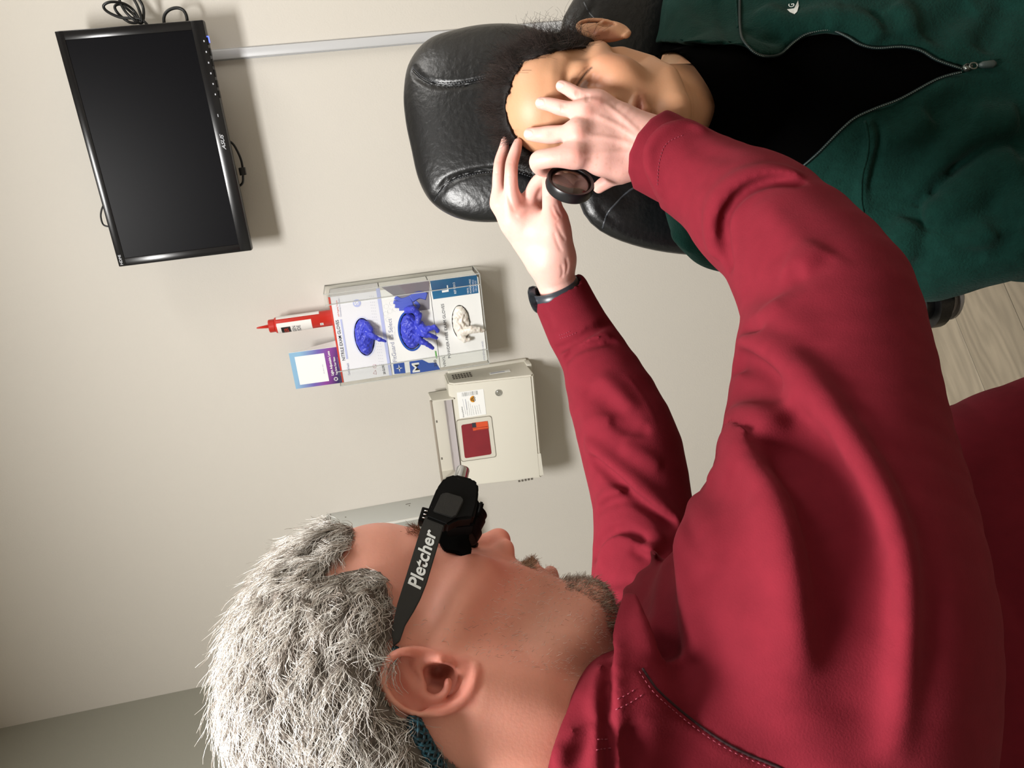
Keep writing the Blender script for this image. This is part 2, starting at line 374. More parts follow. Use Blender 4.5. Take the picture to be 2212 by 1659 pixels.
for r in range(-26, 27):
    for c in range(-4, 5):
        u = c*pl+(r*.43 % 1)*pl; v = r*pw; x = .2+u*ca-v*sa; y = 1.0+u*sa+v*ca
        if x < XL-.7 or x > XR+.7 or y < YB-.7 or y > WY+.7: continue
        cs = [(x+s*ca*pl/2-t*sa*pw/2, y+s*sa*pl/2+t*ca*pw/2) for s in (-1, 1) for t in (-1, 1)]
        me = pm0[(r*7+c*3) % 4]
        if any(a < XL or a > XR or b < YB or b > WY for a, b in cs):     # cut to the walls
            bm = NB(); bm.from_mesh(me); T = Matrix.Translation((x, y, 0)) @ Matrix.Rotation(ang, 4, 'Z'); bm.transform(T)
            for co_, no_ in (((XL+.001, 0, 0), (-1, 0, 0)), ((XR-.001, 0, 0), (1, 0, 0)), ((0, YB+.001, 0), (0, -1, 0)), ((0, WY-.001, 0), (0, 1, 0))):
                bmesh.ops.bisect_plane(bm, geom=bm.verts[:]+bm.edges[:]+bm.faces[:], plane_co=co_, plane_no=no_, clear_outer=True)
            if len(bm.faces) < 3: bm.free(); continue
            bmesh.ops.transform(bm, matrix=T.inverted(), verts=bm.verts[:]); m0 = me.materials[0]; me = bpy.data.meshes.new('plank'); bm.to_mesh(me); bm.free(); me.materials.append(m0)
        o = bpy.data.objects.new('plank', me); COL.objects.link(o); o.parent = floor
        o.location = Vector((x, y, 0))-fo; o.rotation_euler = (0, 0, ang)
# surface raceway down the wall (grey cable channel)
M_race = mat('raceway_plastic', 'c3c4c6', .35)
a = WP(465, 120); b = WP(1225, 45)
rc = empty('trim_1', (a[0], WY, .1), None, None); tag(rc, kind='structure')
boxo('raceway_cover', (a[0]-.0105, WY-.013, .1), (a[0]+.0105, WY-.003, 1.85), M_race, rc, bev=.003)
boxo('raceway_base', (a[0]-.0125, WY-.004, .1), (a[0]+.0125, WY, 1.85), mat('raceway_base_plastic', 'a9aaac', .5), rc, bev=.001)
# ceiling panels outside the frame: the square key and the added oblong fill
M_diff = emit_mat('light_diffuser', 'fff6e8', 3.0); M_alu = mat('light_frame_metal', 'd8d8d4', .4)
for n_, l_, a_, b_, e_, c_ in LIGHTS:
    t = empty('ceiling_key_and_fill', (l_[0], l_[1], CEIL), 'square' if a_ == b_ else 'oblong', 'light')
    t['label'] = 'square white light panel in the ceiling above the man' if a_ == b_ else 'added long white fill panel, unseen, brightening the wall to the right of the chair'
    boxo('diffuser', (l_[0]-a_/2, l_[1]-b_/2, CEIL-.012), (l_[0]+a_/2, l_[1]+b_/2, CEIL-.008), M_diff, t)
    bm = NB()
    for s in (-1, 1):
        rbox(bm, (l_[0]+s*(a_/2+.012)-.012, l_[1]-b_/2-.024, CEIL-.018), (l_[0]+s*(a_/2+.012)+.012, l_[1]+b_/2+.024, CEIL))
        rbox(bm, (l_[0]-a_/2, l_[1]+s*(b_/2+.012)-.012, CEIL-.018), (l_[0]+a_/2, l_[1]+s*(b_/2+.012)+.012, CEIL))
    obj('frame', bm, M_alu, t, smooth=False)
# ---------------------------------------------------------------- wall monitor
MX0, MX1, MZ0, MZ1 = WP(250, 575, .11)[0]-.003, WP(440, 42, .11)[0], WP(545, 540, .11)[2], WP(115, 60, .11)[2]
M_blk = mat('black_plastic', '131315', .32, bump=.0001, bscale=300); M_gloss = mat('bezel_gloss', '0d0d10', .22); M_scr = mat('screen_glass', '0a0a0e', .35, spec=.08)
M_print = mat('grey_print', 'b9bcc2', .5); M_cable = mat('cable_rubber', '101112', .4)
cx, cz = (MX0+MX1)/2, (MZ0+MZ1)/2; yf = WY-.11
mon = empty('monitor', (cx, yf+.03, cz), 'black flat monitor mounted on the wall with its screen switched off', 'monitor')
bm = NB(); rbox(bm, (MX0, yf, MZ0), (MX1, yf+.022, MZ1), .004, 2); obj('housing', bm, M_blk, mon, auto=40)
# bezel: frame around the recessed screen
bz = (.019, .019, .0275, .0175)   # left right bottom top
bm = NB(); z0 = yf-.003
rbox(bm, (MX0+.001, z0, MZ1-bz[3]), (MX1-.001, yf+.004, MZ1-.001), .0015); rbox(bm, (MX0+.001, z0, MZ0+.001), (MX1-.001, yf+.004, MZ0+bz[2]), .0015)
rbox(bm, (MX0+.001, z0, MZ0+bz[2]-.001), (MX0+bz[0], yf+.004, MZ1-bz[3]+.001), .0015); rbox(bm, (MX1-bz[1], z0, MZ0+bz[2]-.001), (MX1-.001, yf+.004, MZ1-bz[3]+.001), .0015)
obj('bezel', bm, M_gloss, mon, auto=40)
boxo('screen', (MX0+bz[0]-.001, yf-.0015, MZ0+bz[2]-.001), (MX1-bz[1]+.001, yf+.002, MZ1-bz[3]+.001), M_scr, mon)
bm = NB(); rbox(bm, (cx-.14, yf+.02, cz-.085), (cx+.14, yf+.05, cz+.085), .01, 2); obj('rear_cover', bm, M_blk, mon, auto=40)
br = boxo('wall_bracket', (cx-.06, yf+.048, cz-.06), (cx+.06, WY, cz+.06), mat('bracket_steel', '26272a', .4, .6), mon, bev=.004)
px1 = WP(458, 78, .11); led = boxo('power_light', (MX1-.045, yf+.002, MZ0-.0022), (MX1-.032, yf+.012, MZ0+.002), emit_mat('blue_led', '3a4bff', 6), mon, bev=.0008); led['label'] = 'glowing blue power light'
for i in range(6):
    xx = MX1-.042-i*.0215; boxo('button', (xx-.0075, yf-.0005, MZ0-.0015), (xx+.0075, yf+.012, MZ0+.003), M_gloss, mon, bev=.0007)
    boxo('button_mark', (xx-.0018, yf-.0034, MZ0+.0065), (xx+.0018, yf-.0028, MZ0+.009), M_print, mon)
XW = (1, 0, 0); ZW = (0, 0, 1)
text('brand_lettering', 'ASUS', M_print, mon, (cx-.018, yf-.0034, MZ0+.010), XW, ZW, width=.034, height=.0075, shear=.35, bold=.02)
text('port_lettering', 'HDMI', M_print, mon, (MX0+.005, yf-.0034, MZ1-.011), XW, ZW, width=.022, height=.006, bold=.02)
boxo('sensor_mark', (cx+.052, yf-.0034, MZ0+.011), (cx+.058, yf-.0028, MZ0+.0125), M_print, mon)
def cable(name, pts, r, label, m=M_cable, cat='cable', grp=None):
    o = obj(name, tube(NB(), spline([Vector(p) for p in pts], 8), r, 8), m); return tag(o, label, cat, grp)
A = lambda x, y, o: WP(x, y, o)
cable('coiled_cable', [A(330, 70, .06), A(305, 42, .06), A(262, 38, .06), A(232, 25, .065), A(224, 12, .07), A(240, 4, .07), A(268, 8, .06), A(290, 24, .05), A(300, 46, .055), A(280, 48, .05), A(256, 30, .05), A(248, 14, .05), A(262, 10, .045), A(285, 28, .05), A(306, 48, .06), A(300, 20, .06), A(284, -8, .05), A(262, -20, .05), A(258, 0, .06), A(275, 30, .065), A(305, 50, .06), A(310, 20, .055), A(298, -4, .06), A(270, -25, .06), A(230, -60, .03), A(160, -120, .012)], .0030, 'bundled black cable looped beside the right edge of the monitor')
cable('video_cable', [A(358, 70, .055), A(354, 40, .055), A(362, 24, .055), A(380, 17, .055), A(396, 22, .055), A(404, 40, .055), A(404, 70, .05)], .0034, 'short black cable arching out behind the monitor edge')
cable('hanging_cable', [A(480, 300, .06), A(500, 308, .07), A(512, 325, .07), A(522, 350, .07), A(525, 380, .07), A(522, 398, .06), A(500, 410, .06)], .0028, 'thin black cable hanging below the monitor with a strap round it')
bpy.data.objects['hanging_cable']
bm = NB(); rbox(bm, A(524, 370, .078)-np.array([.009, 0, .006]), A(524, 370, .062)+np.array([.009, 0, .006]), .001); tp = obj('cable_strap', bm, M_cable, None); tag(tp, 'small black strap wrapped round the cable under the monitor', 'strap')
cable('side_cable', [A(225, 440, .06), A(219, 455, .062), A(218, 470, .062), A(224, 486, .06), A(240, 490, .06)], .0020, 'thin black cable peeking above the top edge of the monitor')
# ---------------------------------------------------------------- acrylic glove box holder with three boxes
GO = .10
hx0, hx1 = WP(735, 838, 0)[0], WP(700, 616, 0)[0]; hz0 = WP(1040, 680, GO)[2]-.006; hz1 = WP(705, 640, GO)[2]+.006
M_acr = clear_mat('clear_acrylic', (.985, .988, .98)); M_acre = clear_mat('acrylic_edge', (.86, .87, .85), opac=.45)
hold = empty('glove_box_holder', ((hx0+hx1)/2, WY, hz0), 'clear acrylic wall holder stacked with three boxes of exam gloves', 'holder')
t_ = .003; bx0, bx1 = WP(742, 826, GO)[0], WP(711, 642, GO)[0]
hxa, hxb = bx0-.006, bx1+.008; yfr = WY-GO-.004
boxo('side_panel', (hxa-t_, yfr, hz0), (hxa, WY, hz1), M_acr, hold); boxo('side_panel', (hxb, yfr, hz0), (hxb+t_, WY, hz1), M_acr, hold)
boxo('back_panel', (hxa, WY-.003, hz0), (hxb, WY-.0002, hz1), M_acr, hold); boxo('bottom_panel', (hxa, yfr, hz0), (hxb, WY, hz0+t_), M_acr, hold)
fl = WP(1000, 735, GO)[0]
boxo('front_panel', (hxa, yfr-.002, hz0), (bx0+.032, yfr, hz1), M_acr, hold); boxo('front_panel', (bx1-.018, yfr-.002, hz0), (hxb, yfr, hz1), M_acr, hold)
bm = NB()
for x_, y_ in ((hxa-t_/2, yfr), (hxb+t_/2, yfr), (bx0+.032, yfr), (bx1-.018, yfr)): rbox(bm, (x_-.0011, y_-.0026, hz0), (x_+.0011, y_-.0004, hz1))
for x_ in (hxa-t_/2, hxb+t_/2):
    rbox(bm, (x_-.0014, yfr, hz1-.0015), (x_+.0014, WY, hz1+.0005)); rbox(bm, (x_-.0014, yfr, hz0-.0005), (x_+.0014, WY, hz0+.0015))
rbox(bm, (hxa, yfr-.002, hz0-.001), (hxb, yfr, hz0+.0015))
obj('panel_edges', bm, M_acre, hold, smooth=False)
def zat(px, py): return WP(px, py, GO)[2]
zb = [zat(727, 735), zat(833, 715), zat(939, 700), zat(1043, 690)]
M_wht = mat('white_card', 'e9eaf0', .55); M_wht2 = mat('white_card_plain', 'f1f2f0', .5); M_lav = mat('lavender_print', 'b9c1ea', .5); M_red = mat('red_print', 'd23a26', .5)
M_blue = mat('blue_print', '1d4fae', .45); M_teal = mat('teal_print', '2d7ba6', .45, c2='215f8c', nscale=9); M_gry = mat('grey_print_panel', '85828c', .5); M_ink = mat('dark_ink', '2b2d38', .6); M_ink2 = mat('faint_ink', '9a9db5', .6); M_pale = mat('pale_blue_print', 'd3d9f2', .5)
def W3(px, py, o): return WP(px, py, GO+o)
YB_ = WY-GO
def gbox(zhi, zlo, m, label, name='glove_box'):
    t = empty(name, ((bx0+bx1)/2, WY-GO/2, zlo+.001), label, 'box', 'glove boxes in the wall holder')
    return t
def front_with_hole(t, zlo, zhi, c, rx, rz, m, tilt=0.0):
    """card front with an oval opening, plus the four other faces of the carton"""
    bm = NB(); n = 40; ring = []; rim = []; inn = []
    for k in range(n):
        a = 2*math.pi*k/n; ca_, sa_ = math.cos(a), math.sin(a)
        dx = ca_*rx*math.cos(tilt)-sa_*rz*math.sin(tilt); dz = ca_*rx*math.sin(tilt)+sa_*rz*math.cos(tilt)
        ring.append(bm.verts.new((c[0]+dx, YB_, c[1]+dz))); inn.append(bm.verts.new((c[0]+dx, YB_+.004, c[1]+dz)))
        sx = ((bx1 if dx > 0 else bx0)-c[0])/dx if abs(dx) > 1e-9 else 1e9; sz = ((zhi if dz > 0 else zlo)-c[1])/dz if abs(dz) > 1e-9 else 1e9
        s = min(sx, sz); rim.append(bm.verts.new((c[0]+dx*s, YB_, c[1]+dz*s)))
    for k in range(n):
        j = (k+1) % n; bm.faces.new((ring[k], ring[j], rim[j], rim[k])); bm.faces.new((ring[j], ring[k], inn[k], inn[j]))
        a, b = rim[k].co, rim[j].co
        if abs(a.x-b.x) > 1e-6 and abs(a.z-b.z) > 1e-6:
            q = bm.verts.new((bx1 if max(a.x, b.x) > c[0] else bx0, YB_, zhi if max(a.z, b.z) > c[1] else zlo)); bm.faces.new((rim[k], rim[j], q))
    obj('front_face', bm, m, t, smooth=False)
    bm = NB(); e = .0006
    rbox(bm, (bx0, YB_+.0003, zhi-e), (bx1, WY-.004, zhi)); rbox(bm, (bx0, YB_+.0003, zlo), (bx1, WY-.004, zlo+e)); rbox(bm, (bx0, YB_+.0003, zlo), (bx0+e, WY-.004, zhi)); rbox(bm, (bx1-e, YB_+.0003, zlo), (bx1, WY-.004, zhi)); rbox(bm, (bx0, WY-.0046, zlo), (bx1, WY-.004, zhi))
    obj('carton', bm, m, t, smooth=False)
def ringo(name, t, c, rx, rz, w, m, tilt=0, off=.0004):
    bm = NB(); n = 48; A_ = []; B_ = []
    for k in range(n):
        a = 2*math.pi*k/n
        for L, s in ((A_, 0), (B_, w)):
            u = math.cos(a)*(rx+s); v = math.sin(a)*(rz+s); L.append(bm.verts.new((c[0]+u*math.cos(tilt)-v*math.sin(tilt), YB_-off, c[1]+u*math.sin(tilt)+v*math.cos(tilt))))
    for k in range(n): bm.faces.new((A_[k], A_[(k+1) % n], B_[(k+1) % n], B_[k]))
    return obj(name, bm, m, t, smooth=False)
def flat(name, t, pts, m, off=.0003, th=None):
    """printed patch on a box front: photo pixels -> that plane"""
    bm = NB(); vs_ = [bm.verts.new(W3(a, b, off)) for a, b in pts]; bm.faces.new(vs_); return obj(name, bm, m, t, smooth=False)
def disc(name, t, c, r, m, off=.0004, n=28, sx=1.0):
    bm = NB(); bm.faces.new([bm.verts.new((c[0]+r*sx*math.cos(2*math.pi*k/n), YB_-off, c[1]+r*math.sin(2*math.pi*k/n))) for k in range(n)]); return obj(name, bm, m, t, smooth=False)
def tx(name, t, s, a, b, m, hpx=None, off=.0006, **kw):
    """lettering from pixel a (start) to pixel b (end) on the box front"""
    A_ = W3(a[0], a[1], off); B_ = W3(b[0], b[1], off); wd = np.linalg.norm(B_-A_); X_ = (B_-A_)/wd
    return text(name, s, m, t, A_, X_, ZW, width=wd, height=None if hpx is None else hpx*1.83/FPX*1.02, **kw)
def glove(name, t, c, rx, rz, tilt, fingers, m, depth=.02, seed=1, label=None):
    """crumpled glove bulging out of the opening"""
    s = Sdf(); ct, st = math.cos(tilt), math.sin(tilt); R_ = [[ct, 0, -st], [0, 1, 0], [st, 0, ct]]
    s.ell((c[0], YB_, c[1]), (rx, depth, rz), .004, R=R_)
    for pts, rad in fingers: s.chain(pts, rad, .005)
    r_ = np.random.default_rng(seed)
    for i in range(26):
        u, v = r_.uniform(-.8, .8, 2); a = r_.uniform(0, 3.1); l = r_.uniform(.012, .03); x0 = c[0]+u*rx; z0_ = c[1]+v*rz
        pts = [(x0+math.cos(a+k*.35)*l*(k-1), YB_-depth*math.sqrt(max(0.05, 1-u*u-v*v)), z0_+math.sin(a+k*.35)*l*(k-1)) for k in range(3)]
        s.fold(pts, r_.choice([-.0035, .003, -.0045, .0022]), r_.uniform(.0018, .0032))
    s.bumps((c[0]-.1, YB_-.1, c[1]-.1), (c[0]+.1, YB_+.1, c[1]+.1), .0008, 190.0, seed); s.bumps((c[0]-.1, YB_-.1, c[1]-.1), (c[0]+.1, YB_+.1, c[1]+.1), .0004, 380.0, seed+3)
    V_, F_ = s.mesh(.0013, lo=(-9, -9, 0), hi=(9, YB_+.012, 9)); me = npmesh(name, V_, F_, relax=1)
    o = finish(name, me, m, t); 
    if label: o['label'] = label
    return o
M_nit = mat('blue_nitrile', '3a43c0', .42, noise_amt=.12, nscale=40, sheen=.2); M_vin = mat('white_vinyl', 'e6e0d6', .35, sss=.15, noise_amt=.04, nscale=40)
# small box
t = gbox(zb[0], zb[1], M_wht, 'pale red-edged box of small blue nitrile gloves, topmost of three'); c = W3(787, 728, 0)[[0, 2]]
front_with_hole(t, zb[1]+.0008, zb[0], c, .050, .0245, M_wht, 0)
ringo('opening_rim', t, c, .050, .0245, .0035, M_pale)
flat('red_edge', t, [(739.5, 826), (742.5, 826), (713, 642), (708.5, 642)], M_red, .0005); flat('lavender_band', t, [(841, 811), (846.8, 811), (820, 622), (812, 624)], M_lav, .0004)
flat('print_panel', t, [(748, 776), (752, 775), (738.5, 690), (734.5, 690)], M_lav, .0005)
tx('lettering', t, 'NITRILE EXAM GLOVES', (746, 778), (731, 691), M_ink, 7, bold=.01); disc('size_badge', t, W3(771, 655, 0)[[0, 2]], .0098, M_lav, .0006); tx('size_lettering', t, 'S', (774.5, 658.5), (773.3, 651), M_wht, 9, off=.0009, bold=.03)
tx('brand_lettering', t, 'CardinalHealth', (756.5, 810), (753, 784), M_ink2, 5, bold=.01); tx('count_lettering', t, '200 GLOVES', (833, 808), (829, 787), M_ink, 5, bold=.02)
tx('fine_print', t, 'with Fingertip Texture', (733, 684), (728, 649), M_red, 3.5); tx('fine_print', t, 'Chemotherapy Drug Tested', (738, 684), (733, 645), M_ink2, 3.5)
bm = NB()
for (a, b) in (((806, 807), (811, 799.5)), ((811, 799.5), (813.5, 808.5)), ((813.5, 808.5), (806, 807))): tube(bm, [W3(*a, .0006), W3(*b, .0006)], .0003, 4)
c2 = W3(809, 791, .0006)
tube(bm, [c2+np.array([math.cos(k*.42)*.0048, 0, math.sin(k*.42)*.0048]) for k in range(15)], .0003, 4, closed=True); tube(bm, [c2+np.array([-.0034, 0, .0034]), c2+np.array([.0034, 0, -.0034])], .0003, 4)
obj('warning_signs', bm, mat('sign_red', 'b5707a', .6), t, smooth=False)
bm = NB()
for i in range(3):
    for j in range(26):
        p = W3(*(np.array([822+i*4.0, 800])+np.array([-.147*j*6.4, -j*6.4])), .0006); bmesh.ops.create_cube(bm, size=.0011, matrix=Matrix.Translation(p) @ Matrix.Diagonal((1, .1, 1, 1)))
obj('dot_pattern', bm, M_ink2, t, smooth=False)['kind'] = 'stuff'
f1 = [[W3(795, 718, .012), W3(806, 727, .026), W3(820, 733, .028), W3(832, 737, .026)], [.010, .007, .0055, .0035]]
glove('glove', t, c, .047, .0225, 0, [f1, [[W3(790, 700, .01), W3(800, 712, .022)], [.009, .008]]], M_nit, .018, 3, 'crumpled blue glove poking out')
# medium box
t = gbox(zb[1], zb[2], M_wht2, 'white and blue box of medium nitrile gloves with a printed hand, middle one'); c = W3(887, 715, 0)[[0, 2]]
front_with_hole(t, zb[2]+.0008, zb[1]-.0005, c, .049, .027, M_wht2)
ringo('opening_rim', t, c, .049, .027, .005, M_blue)
flat('grey_panel', t, [(822, 619), (926.5, 606.5), (928, 668), (900, 672), (880, 660), (858, 644)], M_gry, .0004)
gh = []
def hand_pr(lst, r): bm_ = NB(); tube(bm_, [W3(a, b, .0007) for a, b in lst], r, 6); return bm_
bm = NB()
for lst, r in (([(922, 640), (905, 637), (888, 646)], .010), ([(888, 642), (868, 648), (853, 642)], .0052), ([(890, 648), (868, 655), (850, 652)], .005), ([(892, 654), (872, 661), (853, 661)], .005), ([(893, 658), (878, 666), (862, 668)], .0042), ([(896, 652), (904, 660), (898, 668)], .0045)):
    n0 = len(bm.verts); tube(bm, spline([W3(a, b, .0007) for a, b in lst], 5), r, 8)
for v in bm.verts: v.co.y = YB_-.0007+(v.co.y-(YB_-.0007))*.03
obj('printed_hand', bm, mat('printed_glove_blue', '5566c8', .5), t)
flat('logo_square', t, [(852, 808), (876, 806), (873, 783), (849, 785)], M_blue, .0004)
lc = W3(862.5, 795.5, 0)[[0, 2]]
bm = NB()
for a_, l_ in ((0, .011), (math.pi/2, .009)):
    u = Vector((math.cos(a_), 0, math.sin(a_))); v = Vector((-math.sin(a_), 0, math.cos(a_))); o_ = Vector((lc[0], YB_-.0006, lc[1]))
    bm.faces.new([bm.verts.new(o_+u*l_), bm.verts.new(o_+v*.0018), bm.verts.new(o_-u*l_), bm.verts.new(o_-v*.0018)])
obj('logo_star', bm, M_wht2, t, smooth=False)
tx('lettering', t, 'FitGuard', (857.5, 781), (851, 739), M_ink2, 9.5, bold=.006); tx('lettering', t, 'ES Select', (849.5, 733), (845.5, 688), M_ink2, 9.5)
flat('size_panel', t, [(887, 808), (951, 798), (942, 783), (926, 784), (912, 777), (884, 781)], M_blue, .0004)
tx('size_lettering', t, 'M', (907, 803), (904.5, 783), M_wht2, 17, bold=.02); tx('count_lettering', t, '250', (944, 792), (942, 777), M_ink, 6, bold=.02)
flat('green_print', t, [(941.5, 774), (945, 774), (942.5, 758), (939, 758)], mat('green_print', '6fae62', .5), .0005)
tx('rim_lettering', t, 'NITRILE', (856, 735), (851.5, 705), M_wht2, 3.5, off=.0008)
bm = NB()
for i, (a, b) in enumerate([(834, 662), (842, 672), (833, 678), (846, 655), (853, 668), (838, 690)]):
    cc = W3(a, b, .0005); tube(bm, [cc+np.array([math.cos(k*math.pi/3)*.0062, 0, math.sin(k*math.pi/3)*.0062]) for k in range(6)], .00018, 3, closed=True)
obj('hexagon_print', bm, mat('hex_grey', 'cdd0d4', .6), t, smooth=False)
f1 = [[W3(905, 700, .014), W3(920, 712, .036), W3(938, 706, .040), W3(946, 715, .036)], [.011, .008, .006, .005]]
f2 = [[W3(905, 712, .014), W3(915, 722, .034), W3(932, 725, .036), W3(942, 730, .032)], [.011, .008, .006, .0048]]
f3 = [[W3(898, 720, .012), W3(905, 735, .03), W3(922, 742, .033), W3(934, 752, .028)], [.010, .008, .0065, .005]]
f4 = [[W3(880, 670, .012), W3(892, 668, .026), W3(905, 680, .024), W3(902, 696, .024)], [.009, .0085, .008, .008]]
glove('glove', t, c, .046, .025, 0, [f1, f2, f3, f4], M_nit, .020, 8, 'crumpled blue glove hanging out over the box below')
# large box
t = gbox(zb[2], zb[3], M_wht2, 'white and teal box of large vinyl gloves, bottom of three'); c = W3(996, 697, 0)[[0, 2]]
front_with_hole(t, zb[3], zb[2]-.0005, c, .047, .0235, M_wht2)
flat('teal_panel', t, [(929, 607), (1030, 594), (1033.5, 633), (936, 646.5)], M_teal, .0004)
tx('size_lettering', t, 'L', (969, 630), (967, 616), M_wht2, 15, bold=.02); tx('reference_lettering', t, 'REF 50013', (986, 634), (982.5, 610), M_wht2, 5)
tx('fine_print', t, 'VINYL', (1013, 634), (1012, 621), M_wht2, 4); tx('fine_print', t, 'POWDER-FREE', (1019, 633), (1016.5, 603), M_wht2, 4); tx('fine_print', t, 'NON-STERILE', (1025, 631), (1023, 604), M_pale, 4); tx('fine_print', t, '100 LARGE', (1030.5, 629), (1028.5, 606), M_pale, 4)
tx('lettering', t, 'VINYL', (964, 792), (960.5, 769), M_ink, 6.5); tx('lettering', t, 'POWDER-FREE EXAM GLOVES', (974, 773), (958.5, 656), M_ink, 6.5); tx('fine_print', t, 'FITS EITHER HAND', (1048.5, 777), (1043.5, 737), M_ink2, 4)
f1 = [[W3(1000, 715, .008), W3(1018, 712, .018), W3(1034, 713, .018), W3(1043, 714, .015)], [.012, .010, .008, .005]]
f2 = [[W3(995, 725, .008), W3(1004, 735, .014), W3(1012, 733, .014)], [.010, .007, .005]]
glove('glove', t, c, .045, .0215, 0, [f1, f2], M_vin, .014, 5, 'crumpled white glove poking out')
# bottle standing on the boxes behind the front row
M_bot = mat('red_bottle_plastic', 'c32a1e', .38, sss=.1); zt = zb[0]
bc = WP(712, 690, .055); axp = np.array([bc[0]+.004, WY-.055, zt+.0015]); top = WP(556, 716, .055)
bt = empty('peroxide_bottle', axp, 'red squeeze bottle with pointed nozzle standing on the glove boxes', 'bottle'); H = top[2]-axp[2]; R_ = .0205
lab0, lab1 = H*.28, H*.73
prof = [(0, 0), (R_*.9, 0), (R_, .003), (R_, H*.73), (R_*.93, H*.755), (R_*.5, H*.775), (0, H*.775)]
obj('body', lathe(NB(), prof, axp, (0, 0, 1), 40), M_bot, bt, auto=50)
obj('cap', lathe(NB(), [(0, H*.765), (R_*.80, H*.765), (R_*.80, H*.765+.013), (R_*.7, H*.765+.0145), (0, H*.765+.0145)], axp, (0, 0, 1), 40), M_bot, bt, auto=40)
obj('nozzle', lathe(NB(), [(.006, H*.765+.014), (.0050, H*.83), (.0022, H*.985), (.0012, H), (0, H)], axp, (0, 0, 1), 20), M_bot, bt)
M_lbl = mat('white_label', 'ece9e6', .4)
def wrap(name, a0, a1, z0_, z1_, m, dr=.0004):
    bm = NB(); n = 18; L = [[], []]
    for k in range(n+1):
        a = a0+(a1-a0)*k/n
        for j, z in enumerate((z0_, z1_)): L[j].append(bm.verts.new((axp[0]+math.sin(a)*(R_+dr), axp[1]-math.cos(a)*(R_+dr), axp[2]+z)))
    for k in range(n): bm.faces.new((L[0][k], L[0][k+1], L[1][k+1], L[1][k]))
    return obj(name, bm, m, bt)
wrap('label', -1.25, .42, lab0, lab1, M_lbl)['label'] = 'white paper label'; wrap('label', .95, 2.2, lab0*.6, lab1, M_lbl)
wrap('warning_patch', -1.3, -.12, H*.56, H*.68, mat('black_print', '17181a', .5), .0007)
def wrap_text(name, s, a_end, z, h, wd, m, dr=.0009):
    o = text(name, s, m, bt, (0, 0, 0), (1, 0, 0), (0, 0, 1), width=wd, height=h); me = o.data; n = len(me.vertices); c_ = np.empty(n*3); me.vertices.foreach_get('co', c_); c_ = c_.reshape(-1, 3)+np.array(bt.location)
    a = a_end-(wd-c_[:, 0])/(R_+dr); c3 = np.stack([axp[0]+np.sin(a)*(R_+dr), axp[1]-np.cos(a)*(R_+dr), axp[2]+z+c_[:, 2]], 1)-np.array(bt.location); me.vertices.foreach_set('co', c3.ravel()); return o
wrap_text('warning_lettering', 'DANGER', -.28, H*.59, .0105, .040, M_red, .001)
wrap_text('lettering', 'HYDROGEN', -.12, H*.492, .0092, .056, M_ink); wrap_text('lettering', 'PEROXIDE', -.12, H*.432, .0092, .052, M_ink)
wrap('small_sticker', -.6, -.25, H*.13, H*.13+.008, M_lbl); wrap_text('sticker_lettering', 'F3', -.3, H*.13+.002, .004, .005, M_ink, .0012)
# promotional card leaning on the boxes
ca0 = WP(737, 828, .10); hcard = WP(622, 760, .10)[2]-zt; cx0 = bx0-.001; cx1 = WP(727, 750, .10)[0]-.0
def grad_mat(name, cols, axis=2, lo=0, hi=1):
    m = bpy.data.materials.new(name); m.use_nodes = True; nt = m.node_tree; b = nt.nodes['Principled BSDF']; b.inputs['Roughness'].default_value = .35
    tc = nt.nodes.new('ShaderNodeTexCoord'); mp = nt.nodes.new('ShaderNodeMapping'); mp.inputs['Rotation'].default_value = (0, .6, 0)
    sp = nt.nodes.new('ShaderNodeSeparateXYZ'); nt.links.new(tc.outputs['Generated'], sp.inputs[0])
    m1 = nt.nodes.new('ShaderNodeMath'); m1.operation = 'MULTIPLY_ADD'; m1.inputs[1].default_value = .22; nt.links.new(sp.outputs[0], m1.inputs[0]); nt.links.new(sp.outputs[2], m1.inputs[2])
    rp = nt.nodes.new('ShaderNodeValToRGB'); nt.links.new(m1.outputs[0], rp.inputs[0])
    while len(rp.color_ramp.elements) < len(cols): rp.color_ramp.elements.new(.5)
    for e, (p_, c_) in zip(rp.color_ramp.elements, cols): e.position = p_; e.color = (*lin(c_), 1)
    nt.links.new(rp.outputs[0], b.inputs['Base Color']); return m
cd = empty('promotional_card', ((cx0+cx1)/2, YB_+.02, zt+.001), 'blue and purple folded card with a white square, standing on the glove boxes', 'card')
lean = .006
bm = NB(); prism(bm, [(cx0, YB_+.002, zt+.0005), (cx1, YB_+.002, zt+.0005), (cx1, YB_+.002+lean, zt+hcard), (cx0, YB_+.002+lean, zt+hcard)], (0, .0006, 0)); obj('front_leaf', bm, grad_mat('card_gradient', [(-.0, '1b1440'), (.12, '2b1c58'), (.38, '8a3f98'), (.62, '6f5fb0'), (1.0, '8cb8d8')]), cd, smooth=False)
bm = NB(); prism(bm, [(cx1, YB_+.0026, zt+.0005), (cx1+.004, YB_+.05, zt+.0005), (cx1, YB_+.008, zt+hcard)], (.0006, 0, 0)); obj('side_leaf', bm, M_wht2, cd, smooth=False)
def cpt(u, v, o=.0004): return np.array([cx0+(cx1-cx0)*u, YB_+.002+lean*v-o, zt+hcard*v])
bm = NB(); prism(bm, [cpt(.1, .30, .0003), cpt(.88, .30, .0003), cpt(.88, .90, .0003), cpt(.1, .90, .0003)], (0, -.0003, 0)); obj('white_square', bm, M_wht2, cd, smooth=False)
cw = cx1-cx0
text('lettering', 'SCAN ME', M_ink2, cd, cpt(.32, .36, .0008), XW, ZW, width=cw*.26, height=.0026)
text('lettering', 'Light Adjustable Lens', M_wht2, cd, cpt(.24, .185, .0008), XW, ZW, width=cw*.68, height=.0062, bold=.025); text('lettering', 'Test Drive Your Vision', M_wht2, cd, cpt(.24, .10, .0008), XW, ZW, width=cw*.5, height=.0048, bold=.025)
